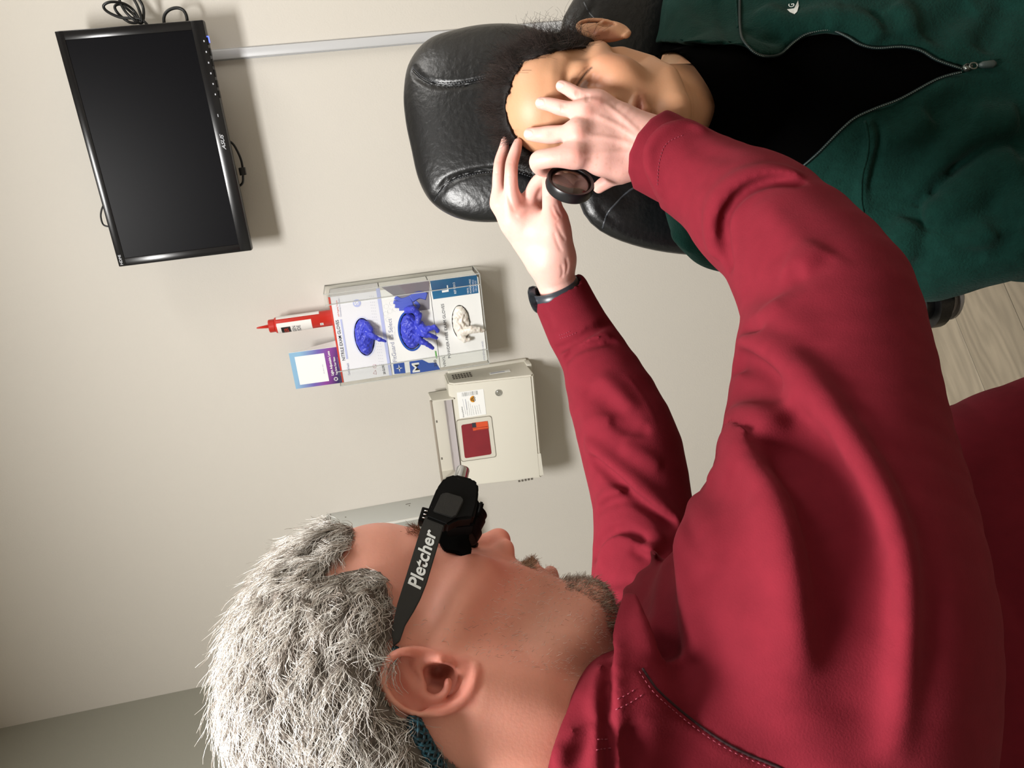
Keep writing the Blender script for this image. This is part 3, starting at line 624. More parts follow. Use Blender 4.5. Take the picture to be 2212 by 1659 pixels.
c_ = cpt(.13, .155, .0008); bm = NB()
for k in range(20):
    a = k*2*math.pi/20; tube(bm, [c_+np.array([math.cos(a)*.0032, 0, math.sin(a)*.0032]), c_+np.array([math.cos(a)*.0055, 0, math.sin(a)*.0055])], .0005, 4)
tube(bm, [c_+np.array([math.cos(k*.5)*.0034, 0, math.sin(k*.5)*.0034]) for k in range(13)], .0004, 4, closed=True)
obj('sun_logo', bm, M_wht2, cd, smooth=False)
tube_ = tube(NB(), [cpt(.2, .05), cpt(.72, .05)], .0002, 4); obj('underline', tube_, M_wht2, cd)
# ---------------------------------------------------------------- sharps disposal cabinet
M_cab = mat('cabinet_plastic', 'd3cfc2', .42); M_cabd = mat('cabinet_dark_grey', '6b655c', .6)  # dark grey shared by slots, seams, keyhole, screws, hinge and one foot
so = .13; sx0, sx1 = WP(1176, 1031, so)[0]-.0, WP(1157, 810, so)[0]+.001; sz0 = WP(1165, 920, so)[2]; sz1 = WP(968, 830, .10)[2]
sc = empty('sharps_cabinet', ((sx0+sx1)/2, WY, sz0), 'beige locking sharps cabinet on the wall with red window and tray opening', 'cabinet')
def cab_y(z): return WY-so+(z-sz0)/(sz1-sz0)*.030      # the front leans back towards the top
bm = NB(); n = 8; prof = [(WY-.001, sz0), (WY-so+.008, sz0), (WY-so, sz0+.008), (cab_y(sz1-.014), sz1-.014), (cab_y(sz1)+.012, sz1), (WY-.001, sz1)]
prism(bm, [(sx0, y, z) for y, z in prof], (sx1-sx0, 0, 0)); bmesh.ops.recalc_face_normals(bm, faces=bm.faces[:])
bmesh.ops.bevel(bm, geom=[e for e in bm.edges], offset=.004, segments=2, affect='EDGES'); obj('body', bm, M_cab, sc, auto=40)
boxo('wall_plate', (sx0-.006, WY-.012, sz0-.004), (sx1+.008, WY, sz1-.01), M_cab, sc, bev=.003)
def cf(px, py, o=0.0):     # point on the leaning front face under a photo pixel
    r = ray(px, py); y = WY-so
    for _ in range(8):
        p = CAM+r*((y-o)/r[1]); y = cab_y(p[2])
    return CAM+r*((y-o)/r[1])
# tray opening on the top
tz = WP(940, 940, .09)[2]; ax0 = WP(957, 1040, .11)[0]-.01; ax1 = WP(940, 868, .11)[0]
boxo('tray_back', (ax0, WY-.035, sz1-.03), (ax1, WY-.030, tz-.002), M_cab, sc, bev=.001)
bm = NB(); prism(bm, [(ax1-.004, WY-.03, tz), (ax1-.004, WY-.098, tz-.004), (ax1-.004, WY-.104, sz1-.01), (ax1-.004, WY-.03, sz1-.01)], (.004, 0, 0)); bmesh.ops.recalc_face_normals(bm, faces=bm.faces[:]); obj('tray_end', bm, M_cab, sc, smooth=False)
bm = NB(); prism(bm, [(ax0, WY-.03, tz), (ax0, WY-.098, tz-.004), (ax0, WY-.104, sz1-.01), (ax0, WY-.03, sz1-.01)], (.004, 0, 0)); bmesh.ops.recalc_face_normals(bm, faces=bm.faces[:]); obj('tray_end', bm, M_cab, sc, smooth=False)
boxo('tray_top', (ax0, WY-.10, tz-.004), (ax1, WY-.092, tz+.002), mat('tray_edge', '9b9184', .5), sc, bev=.001)
bm = NB(); prism(bm, [(ax0+.004, WY-.10, sz1-.004), (ax0+.004, WY-.035, sz1+.012), (ax0+.004, WY-.035, sz1-.004)], (ax1-ax0-.008, 0, 0)); bmesh.ops.recalc_face_normals(bm, faces=bm.faces[:]); obj('tray_chute', bm, mat('tray_grey', 'b4adb0', .5), sc, smooth=False)
for k in (.3, .75): boxo('tray_slot', (ax0+(ax1-ax0)*k-.003, WY-.0995, tz-.011), (ax0+(ax1-ax0)*k+.003, WY-.0975, tz-.007), M_cabd, sc)
# window
def quad_part(name, pts, m, o=.001, th=.0012, bev=0, par=sc):
    q = [cf(a, b, o) for a, b in pts]
    if bev:
        r_ = []
        for i in range(4):
            p0, p1, p2 = q[i-1], q[i], q[(i+1) % 4]; a_ = p1+(p0-p1)/np.linalg.norm(p0-p1)*bev; c_ = p1+(p2-p1)/np.linalg.norm(p2-p1)*bev
            r_ += [(1-t)**2*a_+2*t*(1-t)*p1+t*t*c_ for t in np.linspace(0, 1, 6)]
        q = r_
    bm = NB(); prism(bm, q, (0, -th, 0)); return obj(name, bm, m, par, smooth=False)
quad_part('window_gasket_line', [(985, 907), (1062, 897), (1073, 987), (996, 998)], mat('gasket_brown', '8a8477', .6), .0002, .0006, .008)
quad_part('window_frame', [(986.5, 908.5), (1060.7, 898.7), (1071.4, 985.5), (997, 996)], M_cab, .0006, .0016, .0075)
quad_part('red_window', [(996, 918), (1053, 909), (1062, 981), (1004, 990)], mat('red_window_plastic', '82202b', .25, noise_amt=.15, nscale=20), .0024, .0006, .006)
quad_part('orange_label', [(1020, 913.5), (1053, 909.5), (1055.5, 926), (1022, 930.5)], mat('orange_label', 'd5512c', .4), .0034, .0004)
quad_part('label_logo', [(1019, 914), (1027.5, 913), (1029, 923), (1020.5, 924)], M_ink, .004, .0003)
bm = NB()
for pts in (((1022, 925.5), (1054, 921)), ((1028, 929), (1055, 925.5))): tube(bm, [cf(a, b, .0042) for a, b in pts], .0005, 4)
obj('label_lines', bm, mat('label_dark', '7a1d1a', .5), sc)
# paper label with biohazard disc
quad_part('paper_label', [(986.5, 848), (1044, 840), (1050.5, 895), (993, 904)], M_wht2, .0008, .0003, .002)
bc_ = cf(1022.5, 862, .0014); bm = NB(); bm.faces.new([bm.verts.new(bc_+np.array([math.cos(k*.2618)*.0092, 0, math.sin(k*.2618)*.0092])) for k in range(24)]); obj('biohazard_disc', bm, mat('biohazard_orange', 'e39a1e', .4), sc, smooth=False)
bm = NB()
for k in range(3):
    a0 = math.pi/2+k*2*math.pi/3; cc = bc_+np.array([math.cos(a0)*.0034, -.0004, math.sin(a0)*.0034])
    tube(bm, [cc+np.array([math.cos(a0+s)*.0030, 0, math.sin(a0+s)*.0030]) for s in np.linspace(-2.5, 2.5, 14)], [.0003+.0006*abs(math.cos(x*.5)) for x in np.linspace(-2.5, 2.5, 14)], 4)
tube(bm, [bc_+np.array([math.cos(k*.4488)*.0026, -.0004, math.sin(k*.4488)*.0026]) for k in range(14)], .0004, 4, closed=True)
obj('biohazard_symbol', bm, M_ink, sc)
bm = NB(); random.seed(4)
for k in range(17):     # bar code
    a = cf(998+k*2.05, 851.5-k*.28, .0013); b = cf(998.7+k*2.05, 856.5-k*.28, .0013); w_ = random.choice([.0003, .0006, .0009])
    rbox(bm, (min(a[0], b[0])-.0002, a[1]-.0002, a[2]-w_/2), (max(a[0], b[0])+.004, a[1], a[2]+w_/2))
obj('bar_code', bm, M_ink, sc, smooth=False)
def fine(s, a, b, h, m=M_ink, o=.0013, nm='fine_print'):
    A_ = cf(*a, o); B_ = cf(*b, o); wd = np.linalg.norm(B_-A_); return text(nm, s, m, sc, A_, (B_-A_)/wd, ZW, width=wd, height=h)
fine('SharpSafety', (1003, 901), (998.5, 878), .0036); 
for i, (s, x, y0, y1) in enumerate([('WARNING: DO NOT OVERFILL', 1011, 898, 868), ('keep lid closed at all times', 1015.5, 897, 867), ('close when contents reach line', 1020, 897, 872), ('lock cabinet before removing', 1024.5, 896, 876), ('MEDICAL WASTE', 1030, 895, 876), ('use container once only', 1034.5, 894, 876), ('see instructions inside', 1039, 893, 874)]):
    fine(s, (x, y0), (x-4, y1), .0016)
bm = NB(); tube(bm, [cf(1006, 895, .0013), cf(999, 862, .0013)], .0003, 4); tube(bm, [cf(1009, 885, .0013), cf(1005, 862, .0013)], .0006, 4); obj('syringe_drawing', bm, M_ink2, sc)
# lock, vents, side label, hinge
lk = cf(1077, 848, 0); M_chr = mat('chrome', 'c8c8c6', .15, 1.0)
L = empty('lock', lk, None, None); L.parent = sc; L.location = Vector(lk)-Vector(sc.location)
obj('lock_ring', lathe(NB(), [(0, 0), (.0095, 0), (.0095, .002), (.0085, .0032), (.0068, .0032), (.0062, .0020), (0, .0020)], lk, (0, -1, .18), 32), M_chr, L, auto=40)
obj('key_plug', lathe(NB(), [(0, .0018), (.0052, .0018), (.0050, .0035), (0, .0035)], lk, (0, -1, .18), 24), M_chr, L, auto=40)
boxo('keyhole', lk-np.array([.0006, .0042, .003])+np.array([0, 0, .0006]), lk+np.array([.0006, -.0030, .0036]), M_cabd, L)
vx = sx1+.0004
for i in range(3):
    for j in range(7):
        z = sz1-.018-j*.0078; y = WY-.030-i*.014
        boxo('vent_slot', (vx-.001, y-.010, z-.0050), (vx+.0004, y-.0015, z), mat('vent_dark', '5a544c', .8) if (i, j) == (0, 0) else bpy.data.materials['vent_dark'], sc)
a = WP(1060, 806, .06)
boxo('side_label', (sx1+.0003, WY-.075, sz0+.055), (sx1+.0010, WY-.060, sz0+.112), M_wht2, sc); boxo('side_label_print', (sx1+.001, WY-.070, sz0+.07), (sx1+.0012, WY-.066, sz0+.108), M_ink2, sc)
boxo('foot', (sx1-.03, WY-.05, sz0-.01), (sx1+.004, WY-.01, sz0+.004), M_cab, sc, bev=.002)
boxo('foot', (sx0+.004, WY-.05, sz0-.012), (sx0+.014, WY-.02, sz0+.002), M_cabd, sc, bev=.002)
for k in range(5): boxo('hinge_knuckle', (sx0-.0032, WY-.126+.0, sz0+.03+k*.009), (sx0+.001, WY-.122, sz0+.036+k*.009), M_cabd, sc)
quad_part('embossed_panel', [(1150, 981), (1168, 979), (1174, 1026), (1156, 1028)], M_cab, -.0004, .0007, .002)
# ---------------------------------------------------------------- paper towel dispenser
do = .105; dx1 = WP(705, 1110, 0)[0]; dz1 = WP(705, 1112, 0)[2]; dx0 = dx1-.29; dz0 = dz1-.36
M_dsp = mat('dispenser_grey', 'bdbfba', .4); M_dsd = mat('dispenser_door', 'a3a49d', .4)
ds = empty('paper_towel_dispenser', ((dx0+dx1)/2, WY, dz0), 'light grey paper towel dispenser on the wall behind the grey-haired man', 'dispenser')
boxo('housing', (dx0, WY-do, dz0), (dx1, WY, dz1), M_dsp, ds, bev=.003)
boxo('door', (dx0+.002, WY-do-.010, dz0+.002), (dx1-.001, WY-do-.0015, dz1-.012), M_dsd, ds, bev=.003)
boxo('door_edge', (dx1-.006, WY-do-.0105, dz0+.002), (dx1-.0005, WY-do-.002, dz1-.012), mat('dispenser_white_edge', 'dcdcd6', .35), ds, bev=.0008)
boxo('side_slot', (dx1-.0003, WY-.030, dz0+.12), (dx1+.0004, WY-.027, dz1-.225), M_cabd, ds)
boxo('lid_seam', (dx1-.0003, WY-do+.004, dz1-.0135), (dx1+.0003, WY-.004, dz1-.0120), M_cabd, ds)
for z_ in (dz1-.055, dz1-.235): obj('screw', lathe(NB(), [(0, .0006), (.0018, .0006), (.0022, 0)], (dx1, WY-.04, z_), (1, 0, 0), 12), M_cabd, ds)
# ================================================================= the grey-haired man
class Frame:
    """local head frame in cm: a forward, b up, c towards the head's right side"""
    def __init__(s, R, T): s.R = np.stack([UU, VV, FW], 1) @ np.array(R); s.T = CAM+UU*T[0]+VV*T[1]+FW*T[2]
    def w(s, a, b, c): return s.T+s.R@(np.array([a, b, c])*.01)
    def l(s, p): return ((np.asarray(p)-s.T)@s.R)*100
def head_sdf(S, Fm, fem=False, sc=1.0):
    E_ = lambda c, r, k=1.0, op='+': S.ell(Fm.w(*c), np.array(r)*.01, k*.01, op, Fm.R)
    Cn = lambda pts, r, k=1.0, op='+': S.chain([Fm.w(*q) for q in pts], np.array(r)*.01, k*.01, op)
    E_((.4, 5.0, 0), (9.3, 7.9, 7.4), 1); E_((-1.5, 3.2, 0), (7.6, 7.0, 7.3), 1.5)
    E_((5.3, 5.2, 0), (4.9, 4.6, 5.9), 2)                                       # forehead
    E_((4.4, -2.5, 0), (5.0, 6.8, 5.9 if not fem else 5.5), 2.5)                # face mass
    E_((6.6, -4.6, 0), (3.3, 5.0, 4.0), 2)                                      # muzzle / front of face
    jw = 5.3 if not fem else 4.7
    for s in (-1, 1):
        Cn([(-.2, -2.8, s*(jw+.5)), (.9, -6.2, s*jw), (4.5, -8.6, s*3.9), (8.0, -10.0, s*1.3)], [1.5, 1.35, 1.3, 1.5], 2.2)
        Cn([(6.9, -1.2, s*4.6), (4.2, -.6, s*6.0), (1.5, -.2, s*6.4)], [1.5, 1.1, .8], 1.6)       # cheekbone
        Cn([(9.0, 3.5, s*1.1), (8.5, 3.9, s*3.0), (7.1, 3.4, s*4.7)], [.95, .95, .8], 1.0)       # brow
        E_((9.9, 1.3, s*3.15), (1.7, 1.25, 1.7), 1.0, '-')                                       # eye socket
        E_((7.45, 1.35, s*3.1), (1.3, 1.15, 1.5), .9)                                           # closed lid over the eyeball
        E_((10.55, -2.9, s*1.15), (1.0, .72, .68), .5)                                           # nostril wing
        E_((10.9, -3.5, s*.72), (.45, .36, .22), .15, '-')                                      # nostril
    Cn([(9.2, 2.4, 0), (10.3, .4, 0), (11.6, -2.0, 0)], [.75, .72, .85], .8); E_((11.75, -2.35, 0), (.95, .85, .95), .6)
    Cn([(9.6, -5.5, -2.0), (10.35, -5.25, -.5), (10.35, -5.25, .5), (9.6, -5.5, 2.0)], [.28, .5, .5, .28], .6)
    Cn([(9.4, -6.1, -1.9), (10.0, -6.65, -.6), (10.0, -6.65, .6), (9.4, -6.1, 1.9)], [.25, .6, .6, .25], .5)
    E_((8.5, -9.7, 0), (1.5, 1.5, 1.7), 1.6)
    S.fold([Fm.w(9.75, -5.85, -2.4), Fm.w(10.45, -5.95, 0), Fm.w(9.75, -5.85, 2.4)], -.0035, .0022)
    E_((9.3, -1.6, 0), (1.2, 2.6, 2.3), 1.0)
    for s in (-1, 1):
        S.fold([Fm.w(10.5, -2.0, s*1.9), Fm.w(9.9, -3.6, s*2.6), Fm.w(9.3, -5.6, s*3.2)], -.0022 if not fem else -.001, .005)
def soft(x, lo, hi): return np.clip((x-lo)/(hi-lo), 0, 1)
def skin_col(V, Fm, base, red, deep, dark=None):
    L = Fm.l(V); a, b, c = L.T; n = len(V); C = np.tile(np.array(lin(base)), (n, 1)); r = np.array(lin(red)); r2 = np.array(lin(deep))
    def mixc(m, col): C[:] = C*(1-m[:, None])+col*m[:, None]
    g = lambda A_, B_, C_, s: np.exp(-((a-A_)**2+(b-B_)**2+(np.abs(c)-C_)**2)/s**2)
    mixc(.6*g(11.8, -2.5, 0, 1.8), r); mixc(.55*g(7.5, -2.2, 4.6, 2.6), r); mixc(.8*np.exp(-((a-9.8)**2/2+(b+6)**2/.5+c**2/4)), r2)
    return C, mixc, (a, b, c)
# ================================================================= the reclined person in the exam chair
HP = Frame([[-.4068, .1336, -.9037], [-.1976, -.9787, -.0557], [-.8919, .1559, .4246]], [.3497, .1030, .9551])
SP = Sdf(); head_sdf(SP, HP, fem=True)
SP.chain([HP.w(-1.0, -2.5, 0), HP.w(-3.5, -8.5, 0), HP.w(-6.5, -12.5, 0), HP.w(-10, -16, 0)], [.052, .051, .053, .056], .022)
SP.chain([HP.w(3.0, -8.5, 0), HP.w(-2, -12.5, 0), HP.w(-6.5, -16, 0)], [.028, .030, .028], .025)
# left ear (towards the photo's top edge), seen from the front
c_ = -7.75
SP.ell(HP.w(-1.2, -.2, c_-.6), (.017, .031, .0075), .005, R=HP.R@np.array([[.75, 0, .66], [0, 1, 0], [-.66, 0, .75]]).T)
er = [(-.2, 1.6, 0), (-.6, 2.6, -.4), (-1.6, 3.1, -1.0), (-2.6, 2.6, -1.5), (-3.1, 1.2, -1.75), (-3.0, -.2, -1.7), (-2.4, -1.6, -1.3), (-1.6, -2.7, -.9), (-.7, -3.3, -.55), (-.1, -2.9, -.2)]
SP.chain([HP.w(a, b, c_+c) for a, b, c in spline(er, 4)], [.0028]*33+[.003, .0036, .0038, .0034], .0025)
SP.chain([HP.w(-.1, .4, c_-.3), HP.w(-.2, -.5, c_-.5)], [.003, .003], .003); SP.ell(HP.w(-1.4, -.4, c_-1.3), (.007, .011, .005), .003, '-', HP.R)
SP.ell(HP.w(-1.9, 1.4, c_-1.7), (.006, .011, .004), .003, '-', HP.R)
for s_ in (-1, 1):   # closed eyelids, lash line and crease
    SP.ell(HP.w(7.45, 1.25, s_*3.1), (.0130, .0120, .0185), .010, '+', HP.R)
    SP.fold([HP.w(9.0, .85, s_*1.7), HP.w(9.75, .55, s_*3.1), HP.w(8.6, .9, s_*4.6)], -.0016, .0011); SP.fold([HP.w(9.0, 2.0, s_*1.9), HP.w(9.55, 2.3, s_*3.1), HP.w(8.6, 1.9, s_*4.6)], -.0012, .0012)
SP.fold([HP.w(10.5, -2.6, 1.8), HP.w(9.6, -4.6, 2.7)], -.0010, .003)
SP.ell(HP.w(7.4, -3.2, -3.9), (.022, .024, .020), .015, '+', HP.R); SP.ell(HP.w(7.4, -3.2, 3.9), (.022, .024, .020), .015, '+', HP.R)
# torso and arms (under the clothes): chest, shoulders, upper arms
ST = Sdf()
def tc(l, k=.03, S=ST): p, r = CH(l); S.chain(p, r, k); return S
tc([(1640, 120, 1.17, 180), (1800, 150, 1.13, 205), (2050, 170, 1.12, 215), (2320, 190, 1.10, 225)], .08); tc([(1640, 330, 1.16, 165), (1800, 330, 1.12, 190), (2050, 350, 1.10, 205), (2320, 370, 1.08, 220)], .08)
tc([(1570, 470, 1.15, 92), (1800, 535, 1.09, 88), (2010, 545, 1.03, 84), (2190, 500, .97, 78), (2300, 440, .93, 72)], .05)    # near arm, elbow bent forward
tc([(1560, -40, 1.19, 92), (1800, -110, 1.15, 90), (2100, -90, 1.08, 84), (2300, 40, .99, 74)], .05)
tc([(1500, 230, 1.12, 90), (1590, 215, 1.15, 125)], .09); tc([(1560, 60, 1.2, 90), (1520, 215, 1.16, 80), (1565, 400, 1.17, 90)], .05)
# skin: head + neck + body
SB = Sdf(); SB.p = list(SP.p); SB.p += [q for q in ST.p]
def off_sdf(base, off):
    s = Sdf(); lo, hi = base.bounds(); s.fn(lambda x: base.ev(x)-off, lo-off, hi+off, 0, '+'); return s
LASH = [(1241, 193), (1248, 182), (1259, 166), (1268, 155), (1278, 146)]; CREASE = [(1233, 189), (1241, 176), (1252, 160), (1262, 149), (1270, 143)]
_q = SP.hits(LASH, 4); SB.fold(_q, -.0022, .0016); _q2 = SP.hits([(a+9, b+4) for a, b in LASH], 4); SB.fold(_q2, .0012, .0022)
SB.fold(SP.hits(CREASE, 4), -.0016, .0013); SB.fold(SP.hits([(1286, 196), (1290, 175), (1300, 160)], 3), -.0008, .002)
V_, F_ = SB.mesh(.0018, lo=HP.w(0, 0, 0)-.17, hi=HP.w(0, 0, 0)+.17); BDY = ST.mesh(.009); px_, py_, pd_ = proj(V_)
Cp, mixp, (la, lb, lc) = skin_col(V_, HP, 'ba8a69', 'b0735b', '9c5044')
eb = np.exp(-((lb-3.3-.15*np.abs(lc))**2/.16+np.maximum(0, np.abs(np.abs(lc)-3.3)-1.5)**2/.3))*(la > 6); mixp(.30*eb, np.array(lin('5a3c2c')))
def near(poly):
    sp_ = spline([np.array(z, float) for z in poly], 6); d2 = np.full(len(px_), 1e9)
    for a, b in zip(sp_, sp_[1:]): ee = b-a; t_ = np.clip(((px_-a[0])*ee[0]+(py_-a[1])*ee[1])/(ee@ee), 0, 1); d2 = np.minimum(d2, (px_-a[0]-t_*ee[0])**2+(py_-a[1]-t_*ee[1])**2)
    return d2
fr_ = pd_ < .96
mixp(.95*np.exp(-near(LASH)/5.5)*fr_, np.array(lin('22130f'))); mixp(.5*np.exp(-near(CREASE)/4)*fr_, np.array(lin('6b4030')))
mixp(.8*(poly_sd(px_, py_, [(1247, 194), (1256, 180), (1264, 172), (1270, 178), (1268, 196)]) < 0)*fr_, np.array(lin('b8adaa')))
mixp(.35*np.exp(-((px_-1290)**2/500+(py_-185)**2/900))*fr_, np.array(lin('a8604c')))
ei = poly_sd(px_, py_, [(1270, 66), (1285, 60), (1325, 66), (1342, 82), (1335, 95), (1290, 88)])*((lc < -6.5)*2-1); mixp(.6*soft(-ei, -5, 6)*(lc < -6.5), np.array(lin('94503c')))
lip = np.exp(-((la-10)**2/2.5+(lb+6)**2/.45+lc**2/4.5)); mixp(.6*lip, np.array(lin('b0685c')))
M_skin_p = mat('person_skin', 'd8a583', .48, attr='Col', noise_amt=.035, nscale=45, bump=.00015, bscale=400, sss=.2, spec=.4)
bp = WP(1700, 230, .9); pat = empty('person', (P(1900, 250, 1.1)[0], P(1900, 250, 1.1)[1], 0), 'dark-haired person in a dark green fleece jacket reclining with eyes closed', 'person')
finish('body', npmesh('body', np.vstack([V_, BDY[0]]), np.vstack([F_, BDY[1]+len(V_)]), np.vstack([Cp, np.tile(lin('dba985'), (len(BDY[0]), 1))])), M_skin_p, pat)
# ---- black t-shirt: the body surface let out a little, cut at the neckline
neck = [(1300, -60), (1385, 60), (1398, 131), (1425, 121), (1448, 112), (1470, 118), (1497, 140), (1518, 169), (1536, 199), (1546, 229), (1539, 256), (1520, 300), (1480, 345), (1380, 355), (1250, 360), (1250, -60)]
def cut(poly, back=False):
    def fn(x):
        a, b, d = proj(x); return poly_sd(a, b, poly)*np.maximum(d, .2)/FPX
    return fn
BIG = (np.array([-9, -9, -9.]), np.array([9, 9, 9.]))
STB = Sdf(); STB.p = list(ST.p); STB.p += [q for q in SP.p if q[4] >= .02 and q[0] == '+'][-2:]; STB.chain([HP.w(-6.5, -12, 0), P(1600, 215, 1.08), P(1700, 215, 1.13)], [.052, .075, .11], .07)
TS = off_sdf(STB, .004); TS.fn(cut(neck), *BIG, k=.003)
Vt, Ft = TS.mesh(.0055); M_tee = mat('black_cotton', '020202', 1.0, spec=.02, bump=.0003, bscale=500)
finish('t_shirt', npmesh('t_shirt', Vt, Ft), M_tee, pat)
# ---- green fleece jacket, open at the front
zip_u = [(1470, 118), (1598, -10), (1599, 62), (1609, 93), (1640, 119), (1682, 119), (1713, 93), (1744, 73), (1791, 65), (1827, 78), (1858, 96), (1894, 104), (1946, 101), (1988, 109), (2024, 130), (2076, 148)]
zip_l = [(2076, 156), (2024, 171), (1946, 213), (1894, 233), (1848, 254), (1817, 280), (1791, 306), (1765, 332), (1728, 363), (1690, 385)]
opening = [(1250, -80), (1372, 60), (1385, 100), (1440, 90), (1500, 92), (1590, 98), (1609, 100), (1640, 122), (1682, 122)]+zip_u[6:]+zip_l+[(1640, 410), (1560, 440), (1500, 470), (1420, 430), (1250, 400)]
JK = off_sdf(STB, .013)
# collar roll by the shoulder, stand-up collar and sleeve folds
def jf(pts, h, r, **kw): 
    q = JKB.hits(pts, 4)
    if len(q) > 1: JK.fold(q, max(h, -.0095) if h < 0 else h*1.9, r, **kw)
JKB = Sdf(); JKB.p = list(JK.p)
JK.fn(cut(opening), *BIG, k=.006)
for pts, h, r in [
    ([(1870, 262), (1885, 290), (1880, 330), (1868, 372), (1862, 420), (1868, 462)], .007, .006), ([(1882, 262), (1899, 290), (1894, 335), (1882, 380), (1874, 425)], -.006, .005),
    ([(1980, 448), (2020, 400), (2060, 360), (2120, 320), (2200, 300)], -.022, .014), ([(1990, 462), (2040, 455), (2080, 420), (2130, 370), (2200, 345)], .018, .018),
    ([(1990, 470), (2040, 500), (2090, 540), (2130, 550)], -.016, .012), ([(2120, 430), (2160, 465), (2212, 480)], -.014, .011), ([(2060, 350), (2070, 390), (2040, 430)], -.018, .010),
    ([(1960, 560), (1975, 600), (1965, 640)], -.01, .012), ([(1975, 480), (1945, 520), (1930, 560)], .012, .016), ([(2150, 560), (2180, 520), (2212, 505)], -.010, .012),
    ([(2000, 250), (2060, 220), (2130, 200), (2212, 190)], -.006, .014), ([(1900, 300), (1960, 290), (2010, 250)], .006, .014), ([(1800, 350), (1790, 380), (1770, 400)], -.005, .006),
    ([(1640, 20), (1700, 50), (1760, 40), (1820, 30)], .007, .015), ([(1610, 60), (1650, 85), (1700, 80)], -.006, .008), ([(1780, 50), (1830, 40), (1880, 60), (1900, 95)], .008, .012), ([(1880, 20), (1900, 60), (1905, 95)], -.006, .006),
    ([(1450, 0), (1470, 40), (1500, 80)], .008, .014), ([(1550, -10), (1560, 40), (1575, 90)], -.006, .008), ([(2100, 10), (2050, 40), (2010, 90)], -.010, .016), ([(2180, 0), (2150, 60), (2120, 110)], -.010, .014),
    ([(1930, 10), (1960, 40), (1960, 80)], .006, .012), ([(2100, 250), (2150, 260), (2200, 250)], .008, .014), ([(1965, 430), (2010, 380), (2050, 335), (2110, 295), (2200, 272)], .010, .014), ([(2010, 500), (2060, 520), (2110, 520), (2150, 495)], .008, .014), ([(2030, 420), (2060, 400), (2090, 360)], .008, .010), ([(2090, 440), (2130, 400), (2180, 375), (2220, 372)], .008, .014), ([(1935, 600), (1950, 560), (1965, 520)], .007, .012), ([(1420, 440), (1450, 500), (1500, 545)], .006, .008)]: jf(pts, h, r)
JK.bumps(*BIG, .0011, 38.0, 2.0)
Vj, Fj = JK.mesh(.0038)
M_flc = mat('green_fleece', '0b2a24', .95, noise_amt=.22, nscale=90, bump=.0016, bscale=330, sheen=.3, spec=.1)
jk = finish('jacket', npmesh('jacket', Vj, Fj), M_flc, pat)
M_zip = mat('zip_dark', '1c2a2b', .4, .4); M_zt = mat('zip_teeth', '8fa3a2', .3, .8)
for pts in (zip_u[1:], zip_l):
    q = JKB.hits(pts, 4, off=.0015)
    if len(q) > 2:
        z_ = obj('zip_tape', tube(NB(), [Vector(v) for v in q], .0019, 6), M_zip, jk)
        bm = NB(); dd = np.r_[0, np.cumsum(np.linalg.norm(np.diff(q, axis=0), axis=1))]; m_ = int(dd[-1]/.0026)
        for t in np.linspace(0, dd[-1], m_):
            c0 = np.array([np.interp(t, dd, q[:, i]) for i in range(3)]); c0 = c0-(c0-CAM)/np.linalg.norm(c0-CAM)*.0018; bmesh.ops.create_cube(bm, size=.0010, matrix=Matrix.Translation(c0))
        obj('zip_teeth', bm, M_zt, jk, smooth=False)['kind'] = 'stuff'
# raised seams
for pts in ([(1868, 262), (1876, 300), (1872, 340), (1862, 380), (1860, 430), (1866, 466)], [(1403, 425), (1412, 470), (1440, 520), (1500, 560)], [(1590, 0), (1592, 30), (1594, 60)]):
    q = JK.hits(pts, 5)
    if len(q) > 2: obj('seam', tube(NB(), [Vector(v) for v in q], .0016, 6), M_flc, jk)
# zip slider and pull tab
z0 = JK.hit(2085, 148); zv = []
sl = empty('zip_slider', z0, None, None); sl.parent = pat; sl.location = Vector(z0)-Vector(pat.location)
def on(px, py, o): p = JK.hit(px, py); return p-(p-CAM)/np.linalg.norm(p-CAM)*o
M_zm = mat('zip_metal', '6f7470', .25, .9)
bm = NB(); tube(bm, [on(2074, 146, .004), on(2090, 146, .006), on(2098, 144, .004)], [.0035, .005, .003], 8); obj('slider_body', bm, M_zm, sl)
bm = NB(); cc = on(2103, 142, .006); tube(bm, [cc+VV*math.cos(k*.5236)*.005+UU*math.sin(k*.5236)*.0038 for k in range(12)], .0011, 6, closed=True); obj('ring', bm, M_zm, sl)
bm = NB(); A_ = [on(2114, 141, .006), on(2122, 140, .006), on(2145, 138, .006), on(2152, 137, .006)]; tube(bm, A_, [.002, .0042, .0048, .002], 10); 
for v in bm.verts: pass
obj('pull_tab', bm, mat('pull_tab_rubber', '2e3a38', .5), sl)
# embroidered logo near the top edge: a letter in an oval ring with a pale swoosh
lg = []
M_emb = mat('white_embroidery', 'd8dcda', .7)
def onj(px, py, o=.0012): p = JK.hit(px, py); return p-(p-CAM)/np.linalg.norm(p-CAM)*o
def patch(name, pts, m, par, o=.0014):
    bm = NB(); q = [onj(a, b, o) for a, b in pts]; c0 = np.mean(q, 0); c0 = bm.verts.new(c0); vs_ = [bm.verts.new(v) for v in q]
    for i in range(len(vs_)): bm.faces.new((vs_[i], vs_[(i+1) % len(vs_)], c0))
    return obj(name, bm, m, par, smooth=False)
patch('logo_swoosh', [(1700, 20), (1706, 26), (1716, 30.5), (1722, 25), (1725.5, 12), (1724, 1), (1722, 8), (1719, 15), (1713, 20), (1706, 22)], M_emb, jk)
g0 = onj(1716, 14.5, .0016); g1 = onj(1715, 4, .0016)
text('logo_lettering', 'G', M_emb, jk, g0, g1-g0, onj(1702, 10)-onj(1716, 10), width=.0062, height=.0075, bold=.01)
